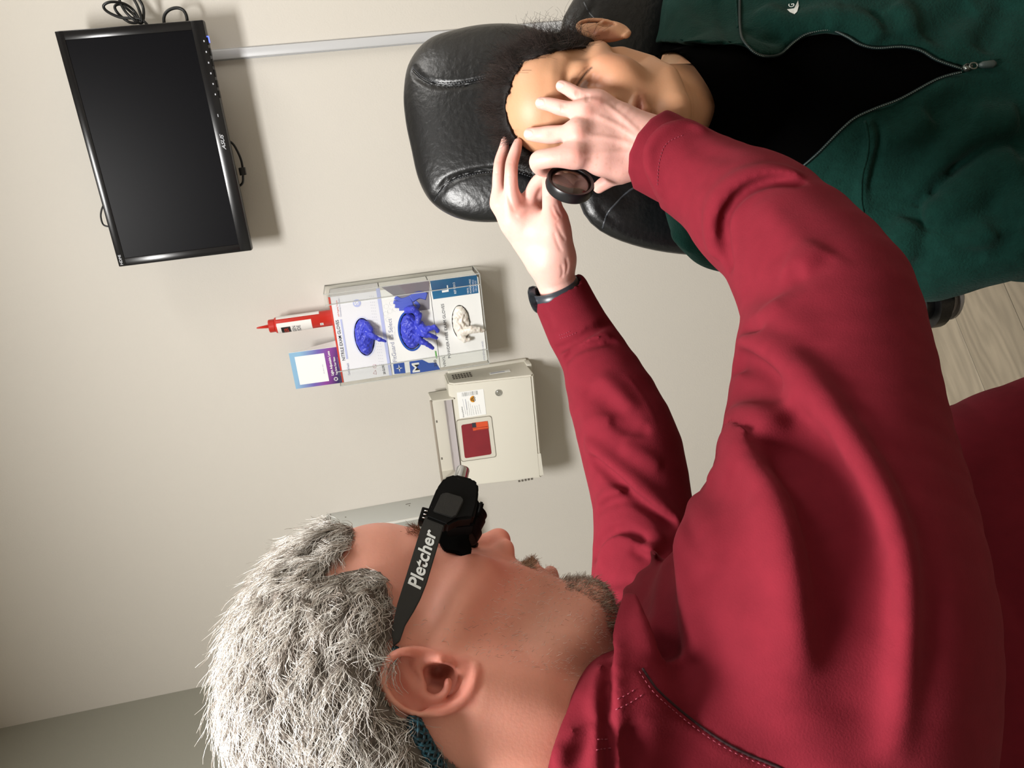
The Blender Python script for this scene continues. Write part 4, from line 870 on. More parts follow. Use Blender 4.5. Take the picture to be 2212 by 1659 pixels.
# ---- hair: dark, pulled back, wisps round the ear
M_hair_p = mat('dark_hair', '2a1f1b', .7, attr='Col', spec=.25)
HD = Sdf(); head_sdf(HD, HP, fem=True); HD.p = [q for q in HD.p if q[0] == '+'][:4]
HC = off_sdf(HD, .0035); HC.ell(HP.w(-7.2, 4.5, 0), np.array((4.2, 4.6, 4.8))*.01, .02, '+', HP.R)
hl_px = [(1093, 236), (1098, 205), (1112, 165), (1136, 135), (1172, 119), (1221, 109), (1255, 106), (1272, 102)]
hl_l = np.array([HP.l(HD.hit(*q)) for q in hl_px if HD.hit(*q) is not None]); hl_c = np.abs(hl_l[:, 2]); hl_b = hl_l[:, 1]; so_ = np.argsort(hl_c); hl_c = hl_c[so_]; hl_b = hl_b[so_]
print('hairline', np.round(hl_c, 2), np.round(hl_b, 2))
def hcut(x):
    a, b, c = HP.l(x).T; bl = np.interp(np.abs(c), hl_c, hl_b); return np.where(a > .5, np.minimum(b-bl, 3), np.minimum((.5-a)+np.maximum(b-bl, -1), 3)*1.0)*.01
HC.fn(hcut, *BIG, k=.0)
def hbot(x): a, b, c = HP.l(x).T; return (b+2.0)*.01
HC.fn(hbot, *BIG, k=.01)
HC.bumps(*BIG, .0018, 70, 5)
Vh, Fh = HC.mesh(.0035); hp = finish('hair', npmesh('hair', Vh, Fh, np.tile(lin('120d0c'), (len(Vh), 1))), M_hair_p, pat)
L = HP.l(Vh); sel = np.where((L[:, 0] > -7) & (L[:, 1] > -1))[0]; sel = rng.choice(sel, min(9000, len(sel)), replace=False); roots = Vh[sel]-(Vh[sel]-HP.T)*.02
L = HP.l(roots); outv = roots-HP.T; outv /= np.linalg.norm(outv, axis=1, keepdims=True); backv = -HP.R[:, 0]; rr = rng.normal(0, .22, (len(roots), 3)); curl = rng.uniform(0, 6.28, len(roots))
def dfn(p, i):
    o = p-HP.T; o /= np.linalg.norm(o, axis=1, keepdims=True); t = backv-o*(o@backv)[:, None]; t /= np.linalg.norm(t, axis=1, keepdims=True)+1e-9
    w = np.sin(p*160+3)[:, [1, 2, 0]]*.25; d = t+o*.10+rr+w; d /= np.linalg.norm(d, axis=1, keepdims=True); return d*.006
cols = np.array(lin('2b201c'))*rng.uniform(.2, 1.5, (len(roots), 1)); strands('hair_strands', roots, dfn, M_hair_p, hp, 6, .00022, cols)
# loose curly wisps along the hairline and over the temple
cand = np.where((L[:, 0] > -2)&(L[:, 2] < -3.0))[0]; cand = rng.choice(cand, min(420, len(cand)), replace=False); r2 = roots[cand]; ph = rng.uniform(0, 6.28, len(r2)); sd = rng.normal(0, .5, (len(r2), 3))
def dfn2(p, i):
    o = p-HP.T; o /= np.linalg.norm(o, axis=1, keepdims=True); a = ph+i*.42
    d = o*(.55-.05*i)+np.cos(a)[:, None]*HP.R[:, 1]*.8+np.sin(a)[:, None]*HP.R[:, 0]*.8+sd*.6; d /= np.linalg.norm(d, axis=1, keepdims=True); return d*.0052
strands('hair_wisps', r2, dfn2, M_hair_p, hp, 9, .00016, np.tile(lin('2b201c'), (len(r2), 1)))
cand = np.where((L[:, 0] > 2.5)&(L[:, 1] > 4))[0]; cand = rng.choice(cand, min(2200, len(cand)), replace=False); r3 = roots[cand]; sd3 = rng.normal(0, .35, (len(r3), 3))
def dfn3(p, i):
    o = p-HP.T; o /= np.linalg.norm(o, axis=1, keepdims=True); d = o*.5+HP.R[:, 1]*.55+backv*.3+sd3+np.sin(p*210)[:, [2, 0, 1]]*.4; d /= np.linalg.norm(d, axis=1, keepdims=True); return d*.0038
strands('hair_fringe', r3, dfn3, M_hair_p, hp, 6, .00017, np.tile(lin('241a17'), (len(r3), 1)))
# ================================================================= exam chair
M_vin_b = mat('black_vinyl', '090a0c', .36, bump=.0009, bscale=110, spec=.5, noise_amt=.2, nscale=30)
chair = empty('exam_chair', (P(1800, 250, 1.3)[0], P(1800, 250, 1.3)[1], 0), 'black vinyl exam chair with padded headrest and armrest under the reclined person', 'chair')
def pillow(name, outline, dfun, thick, m, seams=(), parent=None, N=96, K=26, n=3.2, bulge=1.0, back=.7):
    """padded cushion: closed outline in photo px, dfun(px, py) = depth of its mid plane"""
    o = spline([np.array(q, float) for q in outline], 10, closed=True); dd = np.r_[0, np.cumsum(np.linalg.norm(np.diff(np.vstack([o, o[:1]]), axis=0), axis=1))]
    s = np.linspace(0, dd[-1], N, endpoint=False); oc = np.vstack([o, o[:1]]); ring = np.stack([np.interp(s, dd, oc[:, i]) for i in (0, 1)], 1); c = ring.mean(0)
    bm = NB(); sides = []
    for sg in (1, -1):
        rows = []
        for k in range(K):
            t = math.sin((k/(K-1))*math.pi/2) if sg else 0
            q = c+(ring-c)*t
            h = thick*(1-t**n)**(1/n)*(1 if sg > 0 else back)
            hs = np.full(N, h)
            if sg > 0:
                for sm in seams:
                    sp_ = spline([np.array(z, float) for z in sm[0]], 8); dmin = np.full(N, 1e9)
                    for a, b in zip(sp_, sp_[1:]):
                        e_ = b-a; tt = np.clip(((q-a)@e_)/(e_@e_+1e-9), 0, 1); dmin = np.minimum(dmin, np.linalg.norm(q-a-tt[:, None]*e_, axis=1))
                    hs = hs-sm[1]*np.exp(-(dmin/sm[2])**2)
            rows.append([bm.verts.new(P(x, y, dfun(x, y)-sg*hh)) for (x, y), hh in zip(q, hs)] if k < K-1 or sg > 0 else None)
        sides.append(rows)
    for si, rows in enumerate(sides):
        if si == 1: rows[-1] = sides[0][-1]
        for k in range(1, K-1):
            for i in range(N):
                j = (i+1) % N; bm.faces.new((rows[k][i], rows[k][j], rows[k+1][j], rows[k+1][i]))
        c0 = bm.verts.new(sum((v.co for v in rows[1]), Vector())/N)
        for i in range(N): bm.faces.new((rows[1][i], rows[1][(i+1) % N], c0))
        bmesh.ops.delete(bm, geom=rows[0], context='VERTS')
    return obj(name, bm, m, parent)
hd = lambda x, y: 1.10-.00012*(x-1000)+.00003*(y-250)
seam1 = [(893, 152), (915, 172), (945, 183), (985, 184), (1030, 177), (1075, 166), (1120, 160), (1180, 165)]; seam2 = [(938, 430), (952, 408), (980, 385), (1020, 372), (1065, 366), (1110, 366), (1150, 378)]
hr_ = pillow('headrest', [(872, 200), (884, 135), (925, 85), (990, 62), (1060, 51), (1130, 54), (1178, 75), (1215, 130), (1235, 230), (1225, 340), (1190, 430), (1130, 470), (1060, 480), (990, 472), (935, 440), (905, 390), (888, 320), (876, 260)], hd, .048, M_vin_b, [(seam1, .007, 5.0), (seam2, .007, 5.0)], chair, N=130, K=60)
M_thr = mat('seam_thread', '3a3c40', .5)
def on_pad(sm, off, dz): 
    q = spline([np.array(z, float) for z in sm], 8); return q+np.array(off)
deps = bpy.context.evaluated_depsgraph_get(); deps.update()
from mathutils.bvhtree import BVHTree
def bvh_of(o):
    bm = NB(); bm.from_mesh(o.data); mw = Matrix.Translation(sum_loc(o)); bm.transform(mw); t = BVHTree.FromBMesh(bm); bm.free(); return t
def sum_loc(o):
    v = Vector((0, 0, 0))
    while o is not None: v += Vector(o.location); o = o.parent
    return v
def bvh_pts(t, pts, off):
    out = []
    for a, b in pts:
        d = Vector(ray(a, b)).normalized(); h = t.ray_cast(Vector(CAM), d)
        if h[0] is not None: out.append(h[0]-d*off)
    return out
T_ = bvh_of(hr_)
for sm, o_ in ((seam1, (0, -5)), (seam2, (0, 5))):
    q = bvh_pts(T_, on_pad(sm, o_, 0), .0006); bm = NB()
    for i in range(0, len(q)-1): 
        a, b = Vector(q[i]), Vector(q[i+1]); tube(bm, [a, a.lerp(b, .62)], .0007, 5)
    obj('stitching', bm, M_thr, hr_)
    q = bvh_pts(T_, on_pad(sm, (0, 0), 0), -.0012); obj('piping', tube(NB(), q, .0022, 6), M_vin_b, hr_)
bd = lambda x, y: 1.255+.00013*max(x-1280, 0)+.00003*(y-250)
seam3 = [(1262, 5), (1275, 30), (1300, 52), (1340, 68)]; seam4 = [(1302, 492), (1312, 462), (1332, 438), (1362, 410), (1400, 395)]
br_ = pillow('backrest', [(1212, 60), (1235, 5), (1270, -40), (1340, -80), (1450, -110), (1700, -140), (2050, -150), (2300, -100), (2380, 80), (2400, 260), (2380, 420), (2290, 520), (2050, 560), (1700, 565), (1500, 552), (1400, 538), (1320, 512), (1272, 478), (1248, 430), (1225, 340), (1205, 200)], bd, .05, M_vin_b, [(seam3, .006, 5), (seam4, .006, 5)], chair, N=130, K=50)
T_ = bvh_of(br_)
for sm in (seam3, seam4): 
    q = bvh_pts(T_, on_pad(sm, (0, 0), 0), -.001); obj('piping', tube(NB(), q, .002, 6), mat('piping_vinyl', '3a3d42', .3), br_)
bm = NB(); tube(bm, [P(1120, 255, 1.16), P(1180, 255, 1.24), P(1260, 255, 1.30), P(1350, 255, 1.30)], [.02, .02, .022, .024], 12); obj('headrest_post', bm, mat('chair_steel', '6d6f72', .3, .9), chair)
# armrest: black pad with a pale plastic underside, seen past the sleeve
A0 = P(2010, 655, 1.22); ax = np.array([-.55, -.83, 0]); ax /= np.linalg.norm(ax)
def caps(name, z_lo, z_hi, m, rad, L0, L1, bev):
    bm = NB(); n = 12; sx = np.array([-ax[1], ax[0], 0]); pts = []
    tipc = A0+ax*L1
    for k in range(n+1): a = -math.pi/2+math.pi*k/n; pts.append(tipc+ax*math.cos(a)*rad+sx*math.sin(a)*rad)
    base = A0-ax*L0; pts += [base+sx*rad, base-sx*rad]
    pts = [np.array([p[0], p[1], z_lo]) for p in pts]; prism(bm, pts, (0, 0, z_hi-z_lo)); bmesh.ops.recalc_face_normals(bm, faces=bm.faces[:])
    bmesh.ops.bevel(bm, geom=[e_ for e_ in bm.edges if abs(e_.verts[0].co.z-e_.verts[1].co.z) < 1e-6], offset=bev, segments=4, affect='EDGES'); return obj(name, bm, m, ar, auto=50)
zc = A0[2]
ar = empty('armrest', A0, None, None); ar.parent = chair; ar.location = Vector(A0)-Vector(chair.location)
caps('pad', zc-.022, zc+.026, M_vin_b, .040, .28, .0, .014); caps('pad_tray', zc-.040, zc-.023, mat('armrest_plastic', '8d8984', .4), .036, .28, -.006, .006)
obj('armrest_bracket', tube(NB(), [A0-ax*.2+np.array([0, 0, -.03]), A0-ax*.22+np.array([.0, .0, -.25]), A0-ax*.1+np.array([.12, .05, -.45])], .018, 10), mat('chair_frame', '3c3e42', .4, .5), chair)
# seat, base and column below the frame
sc_ = P(2300, 250, 1.22); bx = chair.location
rbx = lambda nm, c, h, m, bev: boxo(nm, np.array(c)-np.array(h), np.array(c)+np.array(h), m, chair, bev=bev, seg=4)
rbx('seat', (bx.x+.10, bx.y-.05, .42), (.20, .24, .05), M_vin_b, .04); rbx('base_column', (bx.x+.10, bx.y, .22), (.10, .12, .20), bpy.data.materials['chair_frame'], .02); rbx('base_plate', (bx.x+.10, bx.y, .025), (.22, .28, .022), bpy.data.materials['chair_frame'], .015)
# ---- man head
M_skin_m = mat('man_skin', 'c08068', .5, attr='Col', noise_amt=.05, nscale=55, bump=.00014, bscale=420, sss=.25, spec=.4)
HM = Frame([[0.8060, 0.2500, 0.5365], [0.2087, -0.9682, 0.1377], [0.5539, 0.00102, -0.8326]], [-.2114, -.0571, .5303])
SH = Sdf(); head_sdf(SH, HM)
# neck and nape
SH.chain([HM.w(-1.2, -2.5, 0), HM.w(-2.6, -8.5, 0), HM.w(-5.2, -15, 0), HM.w(-8, -21, 0)], [.062, .060, .062, .062], .025)
SH.chain([HM.w(4.5, -8.2, 0), HM.w(1.5, -12, 0), HM.w(-1.0, -18, 0)], [.033, .036, .040], .03)
SH.chain([HM.w(-.5, -3.2, 6.0), HM.w(-.2, -9, 5.0), HM.w(.6, -15.5, 2.6)], [.010, .013, .013], .02)     # neck muscle behind the jaw
for s_ in (1,): SH.fold([HM.w(2.3, 1.0, 7), HM.w(3.6, 2.6, 7), HM.w(5.0, 5.0, 6.3)], -.003, .016)   # temple hollow
SH.fold([HM.w(7, -4.4, 5.2), HM.w(4.2, -4.6, 6), HM.w(1.8, -4.4, 6.4)], -.0035, .014)
# ear, laid out where the photo shows it; e(x, y, h): h = how far it stands towards the viewer (m)
def e(x, y, h, d0=.4725): return P(800+x/5.946, 1380+y/5.946, d0-h)
SH.ell(e(730, 560, .0035), (.0325, .0205, .0060), .004, R=np.stack([(e(1060, 700, .004)-e(400, 420, .004))/np.linalg.norm(e(1060, 700, .004)-e(400, 420, .004)), np.cross((e(1060, 700, .004)-e(400, 420, .004))/np.linalg.norm(e(1060, 700, .004)-e(400, 420, .004)), -FW), FW], 1))
SH.ell(e(470, 520, -.0035), (.0165, .0135, .0075), .003, R=np.stack([UU, VV, FW], 1)); SH.ell(e(560, 700, -.0005), (.0150, .0130, .0065), .003, R=np.stack([UU, VV, FW], 1))
SH.chain([e(900, 420, -.010), e(820, 560, -.002)], [.017, .015], .006)
rim = [(730, 330, .000), (690, 250, .004), (600, 190, .007), (480, 165, .010), (330, 205, .0125), (225, 310, .0145), (175, 430, .016), (185, 570, .017), (235, 700, .0175), (330, 805, .018), (460, 890, .018), (600, 945, .018), (760, 950, .017), (930, 925, .0155), (1090, 850, .013), (1220, 740, .011), (1310, 600, .009), (1350, 460, .006), (1350, 350, .002)]
hr = [2.0, 2.2, 2.6, 3.0, 3.1, 3.1, 3.0, 3.0, 2.9, 2.8, 2.6, 2.6, 2.8, 3.2, 3.6, 3.9, 4.0, 3.7, 3.0]
rs = spline([np.array(q+(r,)) for q, r in zip(rim, hr)], 4); SH.chain([e(q[0], q[1], q[2]) for q in rs], [q[3]*.001 for q in rs], .002)
for (x, y, h, r) in ((560, 480, .004, .0105), (640, 700, .008, .011), (880, 780, .007, .0105), (1120, 640, .004, .0115), (1180, 480, .001, .011), (430, 420, .003, .009), (500, 620, .006, .009)):
    SH.ell(e(x, y, h), (r, r, .0048), .004, R=np.stack([UU, VV, FW], 1))
SH.ell(e(990, 530, .0125), (.0035, .0035, .0035), .003)                         # antitragus
SH.chain([e(800, 300, .007), e(900, 285, .0085), (e(1000, 330, .007))], [.0036, .0042, .0034], .004)  # tragus
SH.ell(e(850, 580, .013), (.0150, .0118, .0125), .0025, '-', R=np.stack([-VV, UU, FW], 1))            # bowl
SH.chain([e(775, 402, .002), e(870, 405, -.002), e(980, 385, .002)], [.0036, .0042, .0044], .0025, '-')  # canal
SH.chain([e(400, 320, .0115), e(500, 370, .0100), e(600, 470, .0095), e(660, 560, .0100)], [.0048, .0046, .0036, .002], .002, '-')   # fossa under the rim
SH.chain([e(320, 400, .0135), e(310, 560, .0140), e(390, 700, .0150), e(510, 805, .0160), e(640, 868, .0170)], [.0042, .0045, .0042, .0036, .0028], .003, '-')
ah = spline([np.array(q) for q in [(400, 330, .006), (500, 480, .0085), (600, 610, .011), (700, 715, .0125), (820, 765, .0125), (930, 720, .012), (985, 640, .012), (1000, 550, .0125)]], 4)
SH.chain([e(q[0], q[1], q[2]-.001) for q in ah], .0025, .003)
SH.chain([e(560, 330, .006), e(640, 450, .008), e(690, 600, .010)], .0020, .003)
V_, F_ = SH.mesh(.0013, lo=HM.w(0, 0, 0)-.24, hi=HM.w(0, 0, 0)+.24)
px_, py_, pd_ = proj(V_)
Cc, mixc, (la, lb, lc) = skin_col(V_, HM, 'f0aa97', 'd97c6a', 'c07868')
ew = (poly_sd(px_, py_, [(820, 1440), (850, 1400), (905, 1395), (1010, 1420), (1045, 1450), (1030, 1520), (960, 1550), (870, 1530)]) < 6) & (pd_ < .485)
mixc(.55*soft(-poly_sd(px_, py_, [(820, 1440), (850, 1400), (905, 1395), (1010, 1420), (1045, 1450), (1030, 1520), (960, 1550), (870, 1530)]), -8, 8)*soft(lc, 5.0, 6.8), np.array(lin('d4786a')))
mixc(.62*soft(-lb, 4.5, 9)*soft(4.5-la, 0, 4), np.array(lin('b06a54')))  # reddens and darkens the neck, painting in shade cast by head and ear
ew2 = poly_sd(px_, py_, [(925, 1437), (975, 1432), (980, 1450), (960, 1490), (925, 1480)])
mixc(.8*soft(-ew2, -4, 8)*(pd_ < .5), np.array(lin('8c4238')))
# stubble tint on jaw, lip and chin; shaved grey towards the nape
jaw = soft(-(lb+3.0), 0, 3)*soft(la, 1.0, 3.5)*soft(lb+13.5, 0, 2); mixc(.32*jaw, np.array(lin('a08674')))
HAIR_AB = None
hairpx = [(768, 1150), (768, 1172), (745, 1195), (722, 1215), (708, 1248), (735, 1240), (790, 1228), (826, 1238), (838, 1275), (850, 1320), (852, 1370), (856, 1390), (846, 1408), (835, 1440), (838, 1500), (860, 1530), (905, 1565), (950, 1620), (1000, 1659)]
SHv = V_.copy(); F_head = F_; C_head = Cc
man = empty('person', (P(1700, 1400, .62)[0], P(1700, 1400, .62)[1], 0), 'grey-haired man in a maroon hoodie leaning over the reclined person with loupes on', 'person')
# ---------------- hands
def dface(px, py, dflt=.90):
    h = SP.hit(px, py); return dflt if h is None else float((h-CAM)@FW)
SR = Sdf()          # his right hand, spread over the face
def finger(S, pts, k=.004, kk=.006, n=4):
    q = spline([np.array(v, float) for v in pts], n); p, r = CH([tuple(v) for v in q]); S.chain(p, r, k)
f0 = dface(1213, 186)-.008; f1 = dface(1170, 224)-.009; f2 = dface(1146, 289)-.010
KN = dict(pinky=(1291, 219, .842, 17), ring=(1268, 243, .832, 20), middle=(1250, 288, .826, 22), index=(1243, 334, .826, 22))
def bent(tip, pip, dip, mcp): return [tip, dip, pip, mcp]
finger(SR, [(1213, 186, f0, 12.5), (1228, 193, f0-.006, 14), (1245, 203, f0-.012, 15.5), (1268, 211, (f0-.012+.842)/2, 15), (1291, 219, .842, 17)])
finger(SR, [(1169, 223, f1, 13), (1188, 226, f1-.006, 14.5), (1212, 233, f1-.013, 16.5), (1240, 238, (f1-.013+.832)/2, 16), (1268, 243, .832, 20)])
finger(SR, [(1145, 290, f2, 14), (1162, 291, f2-.006, 16), (1187, 291, f2-.013, 19), (1218, 289, (f2-.013+.826)/2, 18.5), (1250, 288, .826, 22)])
finger(SR, [(1186, 372, .862, 13), (1166, 362, .850, 16.5), (1164, 347, .838, 20.5), (1184, 342, .829, 21), (1212, 339, .824, 21.5), (1243, 336, .824, 23)])
wr = (1412, 322, .842)
for (x, y, d, r) in KN.values(): finger(SR, [(x, y, d+.004, r), ((x+wr[0])/2, (y*.62+wr[1]*.38), .838, 29), (wr[0], wr[1]+(y-290)*.28, wr[2], 34)], .018, n=6)
SR.chain([P(1295, 250, .842), P(1300, 345, .838)], [.016, .018], .012); SR.chain([P(1345, 285, .848), P(1340, 355, .846)], [.018, .019], .012)
SR.chain([P(1375, 355, .850), P(1340, 375, .855), P(1318, 388, .866), P(1302, 398, .872), P(1294, 404, .876)], [pxr(27, .85), pxr(22, .85), pxr(16, .86), pxr(14.5, .87), pxr(13.5, .87)], .008)
SR.chain([P(1412, 322, .845), P(1460, 345, .838), P(1530, 395, .805)], [pxr(56, .84), pxr(54, .84), pxr(62, .81)], .02)
SRb = Sdf(); SRb.p = list(SR.p)
def sf(B, S, pts, h, r, n=4, **kw):
    q = B.hits(pts, n)
    if len(q) > 1: S.fold(q, h, r, **kw)
for k_, (x, y, d, r) in KN.items():      # extensor tendons, knuckle wrinkles
    sf(SRb, SR, [(x+14, y+4), ((x+wr[0])/2, y*.6+wr[1]*.4), (wr[0]-20, wr[1]+(y-290)*.3)], .0011, .0032)
    q = SRb.hit(x, y); 
    if q is not None: SR.fold([q, q+VV*.001], .0016, .007, taper=False)
for x, y, n_ in ((1246, 203, (.5, 1)), (1214, 233, (.15, 1)), (1188, 291, (0, 1)), (1268, 212, (.5, 1))):
    for o_ in (-3, 0, 3): sf(SRb, SR, [(x+o_, y-10), (x+o_+1.5, y), (x+o_, y+10)], -.0006, .0009, n=3)
for w_ in range(7): sf(SRb, SR, [(1385-w_*5, 300+w_*3), (1383-w_*5, 330), (1378-w_*6, 362)], -.00025, .0010, n=3)
def nail(S, B, cx, cy, L, W, ang):
    """nail plate: a slightly sunk oval with a raised edge"""
    ca_, sa_ = math.cos(ang), math.sin(ang); pts = []
    for k in range(13):
        t = -math.pi*.5+math.pi*k/12; u, v = -math.cos(t)*L, math.sin(t)*W; pts.append((cx+L*.4-(-u)*-1*ca_*1.0-v*sa_*0+0, cy+v))
    q = [B.hit(cx+math.cos(t_)*L, cy+math.sin(t_)*W) for t_ in np.linspace(-1.7, 1.7, 12)]
    q = [z for z in q if z is not None]
    if len(q) > 3: S.fold(q, -.0009, .0008, taper=False)
NL = [(1143, 289, 9, 9), (1168, 221, 8.5, 8.5), (1211, 184, 8, 7)]
for n_ in NL: nail(SR, SRb, *n_, 0)
# his left hand, fingertips on the temple and thumb by the lens
SL = Sdf(); g0 = dface(1097, 296, .94)-.004; g1 = dface(1124, 318, .92)-.006
finger(SL, [(1091, 303, .925, 8.5), (1088, 322, .925, 11), (1080, 347, .925, 12), (1077, 372, .927, 12.5), (1077, 400, .93, 14), (1083, 438, .935, 19)])
finger(SL, [(1119, 308, .905, 9.5), (1114, 325, .903, 12.5), (1106, 352, .903, 14), (1104, 376, .905, 14.5), (1104, 405, .912, 16), (1107, 442, .925, 20)])
finger(SL, [(1184, 372, .875, 12), (1172, 382, .885, 13), (1158, 395, .90, 13.5), (1146, 420, .925, 14), (1142, 450, .94, 18)])
finger(SL, [(1196, 378, .868, 13), (1186, 388, .885, 13.5), (1172, 398, .91, 14), (1163, 425, .935, 15), (1160, 455, .945, 18)])
SL.chain([P(1190, 372, .862), P(1189, 390, .866), P(1190, 415, .874), P(1192, 440, .888), P(1198, 478, .908), P(1200, 520, .93)], [pxr(15, .86), pxr(18, .866), pxr(19, .874), pxr(21, .888), pxr(27, .9), pxr(30, .93)], .008)
for a_, b_ in (((1083, 440, .937, 18), (1165, 560, .955, 30)), ((1107, 444, .928, 20), (1180, 560, .95, 32)), ((1142, 452, .938, 20), (1195, 560, .948, 32)), ((1195, 475, .915, 24), (1208, 560, .945, 30))):
    m_ = ((a_[0]+b_[0])/2-(4 if a_[0] < 1120 else 0), (a_[1]+b_[1])/2, (a_[2]+b_[2])/2, 27); finger(SL, [a_, m_, b_], .016)
SL.chain([P(1110, 478, .938), P(1150, 485, .936), P(1190, 500, .925)], [pxr(24, .94), pxr(30, .94), pxr(30, .92)], .015)
SL.chain([P(1192, 560, .95), P(1200, 605, .965), P(1222, 660, .975)], [pxr(44, .95), pxr(42, .965), pxr(44, .975)], .015)
SLb = Sdf(); SLb.p = list(SL.p)
for pts in ([(1190, 445), (1196, 462), (1205, 475)], [(1198, 440), (1206, 458), (1214, 470)], [(1200, 480), (1212, 505), (1222, 520)], [(1196, 500), (1204, 525), (1214, 545)], [(1222, 555), (1226, 575), (1222, 595)], [(1212, 570), (1216, 588), (1212, 602)]): sf(SLb, SL, pts, -.0011, .0018)
for x, y in ((1080, 347), (1106, 350), (1077, 372), (1104, 378)): sf(SLb, SL, [(x-10, y+1), (x, y+3), (x+11, y)], -.0006, .0010, n=3)
sf(SLb, SL, [(1118, 470), (1130, 455), (1150, 448), (1165, 447)], .0015, .004); sf(SLb, SL, [(1095, 395), (1098, 425), (1112, 460)], -.0012, .002)
# ---------------- body under the clothes
SM = Sdf(); 
def tm(l, k=.03, S=SM):
    p, r = CH([tuple(v) for v in spline([np.array(v, float) for v in l], 2)]); S.chain(p, r, k)
tm([(1480, 1490, .72, 120), (1600, 1480, .74, 250), (1900, 1480, .80, 320), (2250, 1500, .80, 330)], .08)
tm([(1510, 390, .80, 60), (1620, 460, .745, 75), (1795, 700, .66, 110), (1790, 1000, .60, 160), (1690, 1380, .555, 190), (1600, 1480, .70, 220)], .04)
tm([(1222, 655, .975, 44), (1330, 880, .93, 62), (1390, 1100, .87, 80), (1440, 1380, .84, 110), (1600, 1480, .82, 200)], .04)
# ---------------- hoodie
SHd = Sdf(); tH = lambda l, k=.03: tm(l, k, SHd)
# near sleeve
tH([(1400, 322, .842, 90), (1440, 342, .835, 94), (1500, 378, .818, 96), (1560, 415, .795, 108), (1630, 462, .765, 125)], .012)
tH([(1625, 462, .765, 122), (1712, 540, .720, 150), (1784, 660, .675, 180), (1793, 760, .650, 198), (1797, 870, .63, 217), (1800, 1000, .605, 242), (1796, 1150, .58, 282), (1770, 1310, .56, 335), (1745, 1450, .56, 355), (1740, 1620, .57, 350)], .02)
# torso, belly and back
tH([(1500, 1500, .68, 170), (1700, 1540, .74, 330), (1950, 1520, .80, 440), (2300, 1500, .82, 520)], .06)
tH([(2150, 1120, .86, 250), (2350, 1080, .84, 290)], .08)
tH([(1440, 1330, .66, 100), (1560, 1400, .64, 160)], .05); tH([(1400, 1560, .62, 120), (1560, 1640, .6, 200)], .05)
# far sleeve
tH([(1213, 640, .975, 63), (1250, 715, .965, 68), (1286, 775, .95, 74), (1326, 870, .925, 96), (1366, 980, .90, 110), (1388, 1090, .875, 106), (1396, 1190, .855, 116), (1410, 1300, .83, 130), (1450, 1400, .78, 150)], .015)
tH([(1480, 1128, .62, 18), (1428, 1222, .570, 36), (1394, 1320, .528, 48), (1374, 1420, .498, 54), (1372, 1510, .480, 75)], .010)
tH([(1440, 1480, .528, 95), (1480, 1580, .510, 150), (1500, 1720, .50, 190)], .03)
# collar / hood lying round the neck
tH([(1344, 1376, .585, 30), (1306, 1440, .512, 40), (1268, 1530, .476, 48), (1240, 1640, .462, 58), (1235, 1780, .46, 85)], .02)
tH([(1352, 1400, .565, 42), (1334, 1480, .508, 55), (1325, 1570, .480, 70), (1325, 1690, .468, 95)], .02)
tH([(1352, 1390, .62, 40), (1392, 1460, .60, 70), (1380, 1600, .55, 110)], .04)
SHd.chain([HM.w(-7, -17.5, -1), HM.w(-9, -21, 0), HM.w(-12, -26, 0)], [.070, .085, .105], .03)
tH([(1250, 1860, .50, 110), (1420, 2030, .62, 200), (1700, 2000, .72, 270)], .04)
# hollow for the neck and the cuffs
NK = [(HM.w(4.0, -8.5, 1.0), .047), (HM.w(1.5, -12.5, .5), .058), (HM.w(-2.0, -15, 0), .068), (HM.w(-6, -20, 0), .085)]
neckcut = [(1335, 1343), (1328, 1385), (1300, 1412), (1268, 1437), (1245, 1468), (1222, 1507), (1205, 1560), (1190, 1610), (1176, 1659), (1165, 1720), (900, 1720), (900, 1300), (1200, 1200), (1290, 1270)]
def dcut(poly, dmax):
    def fn(x):
        a, b, d = proj(x); return np.maximum(poly_sd(a, b, poly)*np.maximum(d, .2)/FPX, d-dmax)
    return fn
SHd.fn(dcut(neckcut, .74), *BIG, k=.006)
CUT_A = [(1492, 222), (1442, 235), (1406, 256), (1377, 290), (1359, 332), (1357, 372), (1367, 403), (1300, 470), (1240, 200)]; CUT_B = [(1560, 240), (1508, 250), (1466, 252), (1430, 264), (1401, 292), (1385, 324), (1386, 366), (1404, 404), (1425, 440), (1300, 500), (1240, 180)]
SHd.fn(dcut(CUT_B, .95), *BIG, k=.007)
SHd.fn(dcut([(1156, 660), (1166, 645), (1190, 622), (1222, 600), (1262, 586), (1280, 588), (1300, 540), (1100, 540), (1100, 700)], 1.2), *BIG, k=.003)
SHd.chain([P(1395, 318, .845), P(1425, 335, .838)], [pxr(80, .845), pxr(60, .838)], .004, '-'); SHd.chain([P(1200, 605, .965), P(1214, 640, .972)], [pxr(52, .965), pxr(48, .972)], .004, '-')
HB = Sdf(); HB.p = list(SHd.p)
UPV = -VV            # towards the lamp
def hf(pts, h, r, n=5, deep=0, **kw):
    q = HB.hits(pts, n)
    if len(q) > 1:
        for k in range(deep+1): SHd.fold(q+(q-CAM)/np.linalg.norm(q-CAM, axis=1, keepdims=True)*(r*.9*k), h, r, **kw)
rid = dict(sides=(UPV, 1.9)); rid2 = dict(sides=(VV, 1.9))
# stronger drape
hf_ = hf
def hf(pts, h, r, n=3, **kw): hf_(pts, h*1.35, r, n=n, **kw)
# cuff of the near sleeve: a band, then a deep groove
hf([(1430, 412), (1405, 365), (1403, 325), (1418, 298), (1446, 276), (1482, 267), (1515, 280)], .0050, .0060, taper=False); 
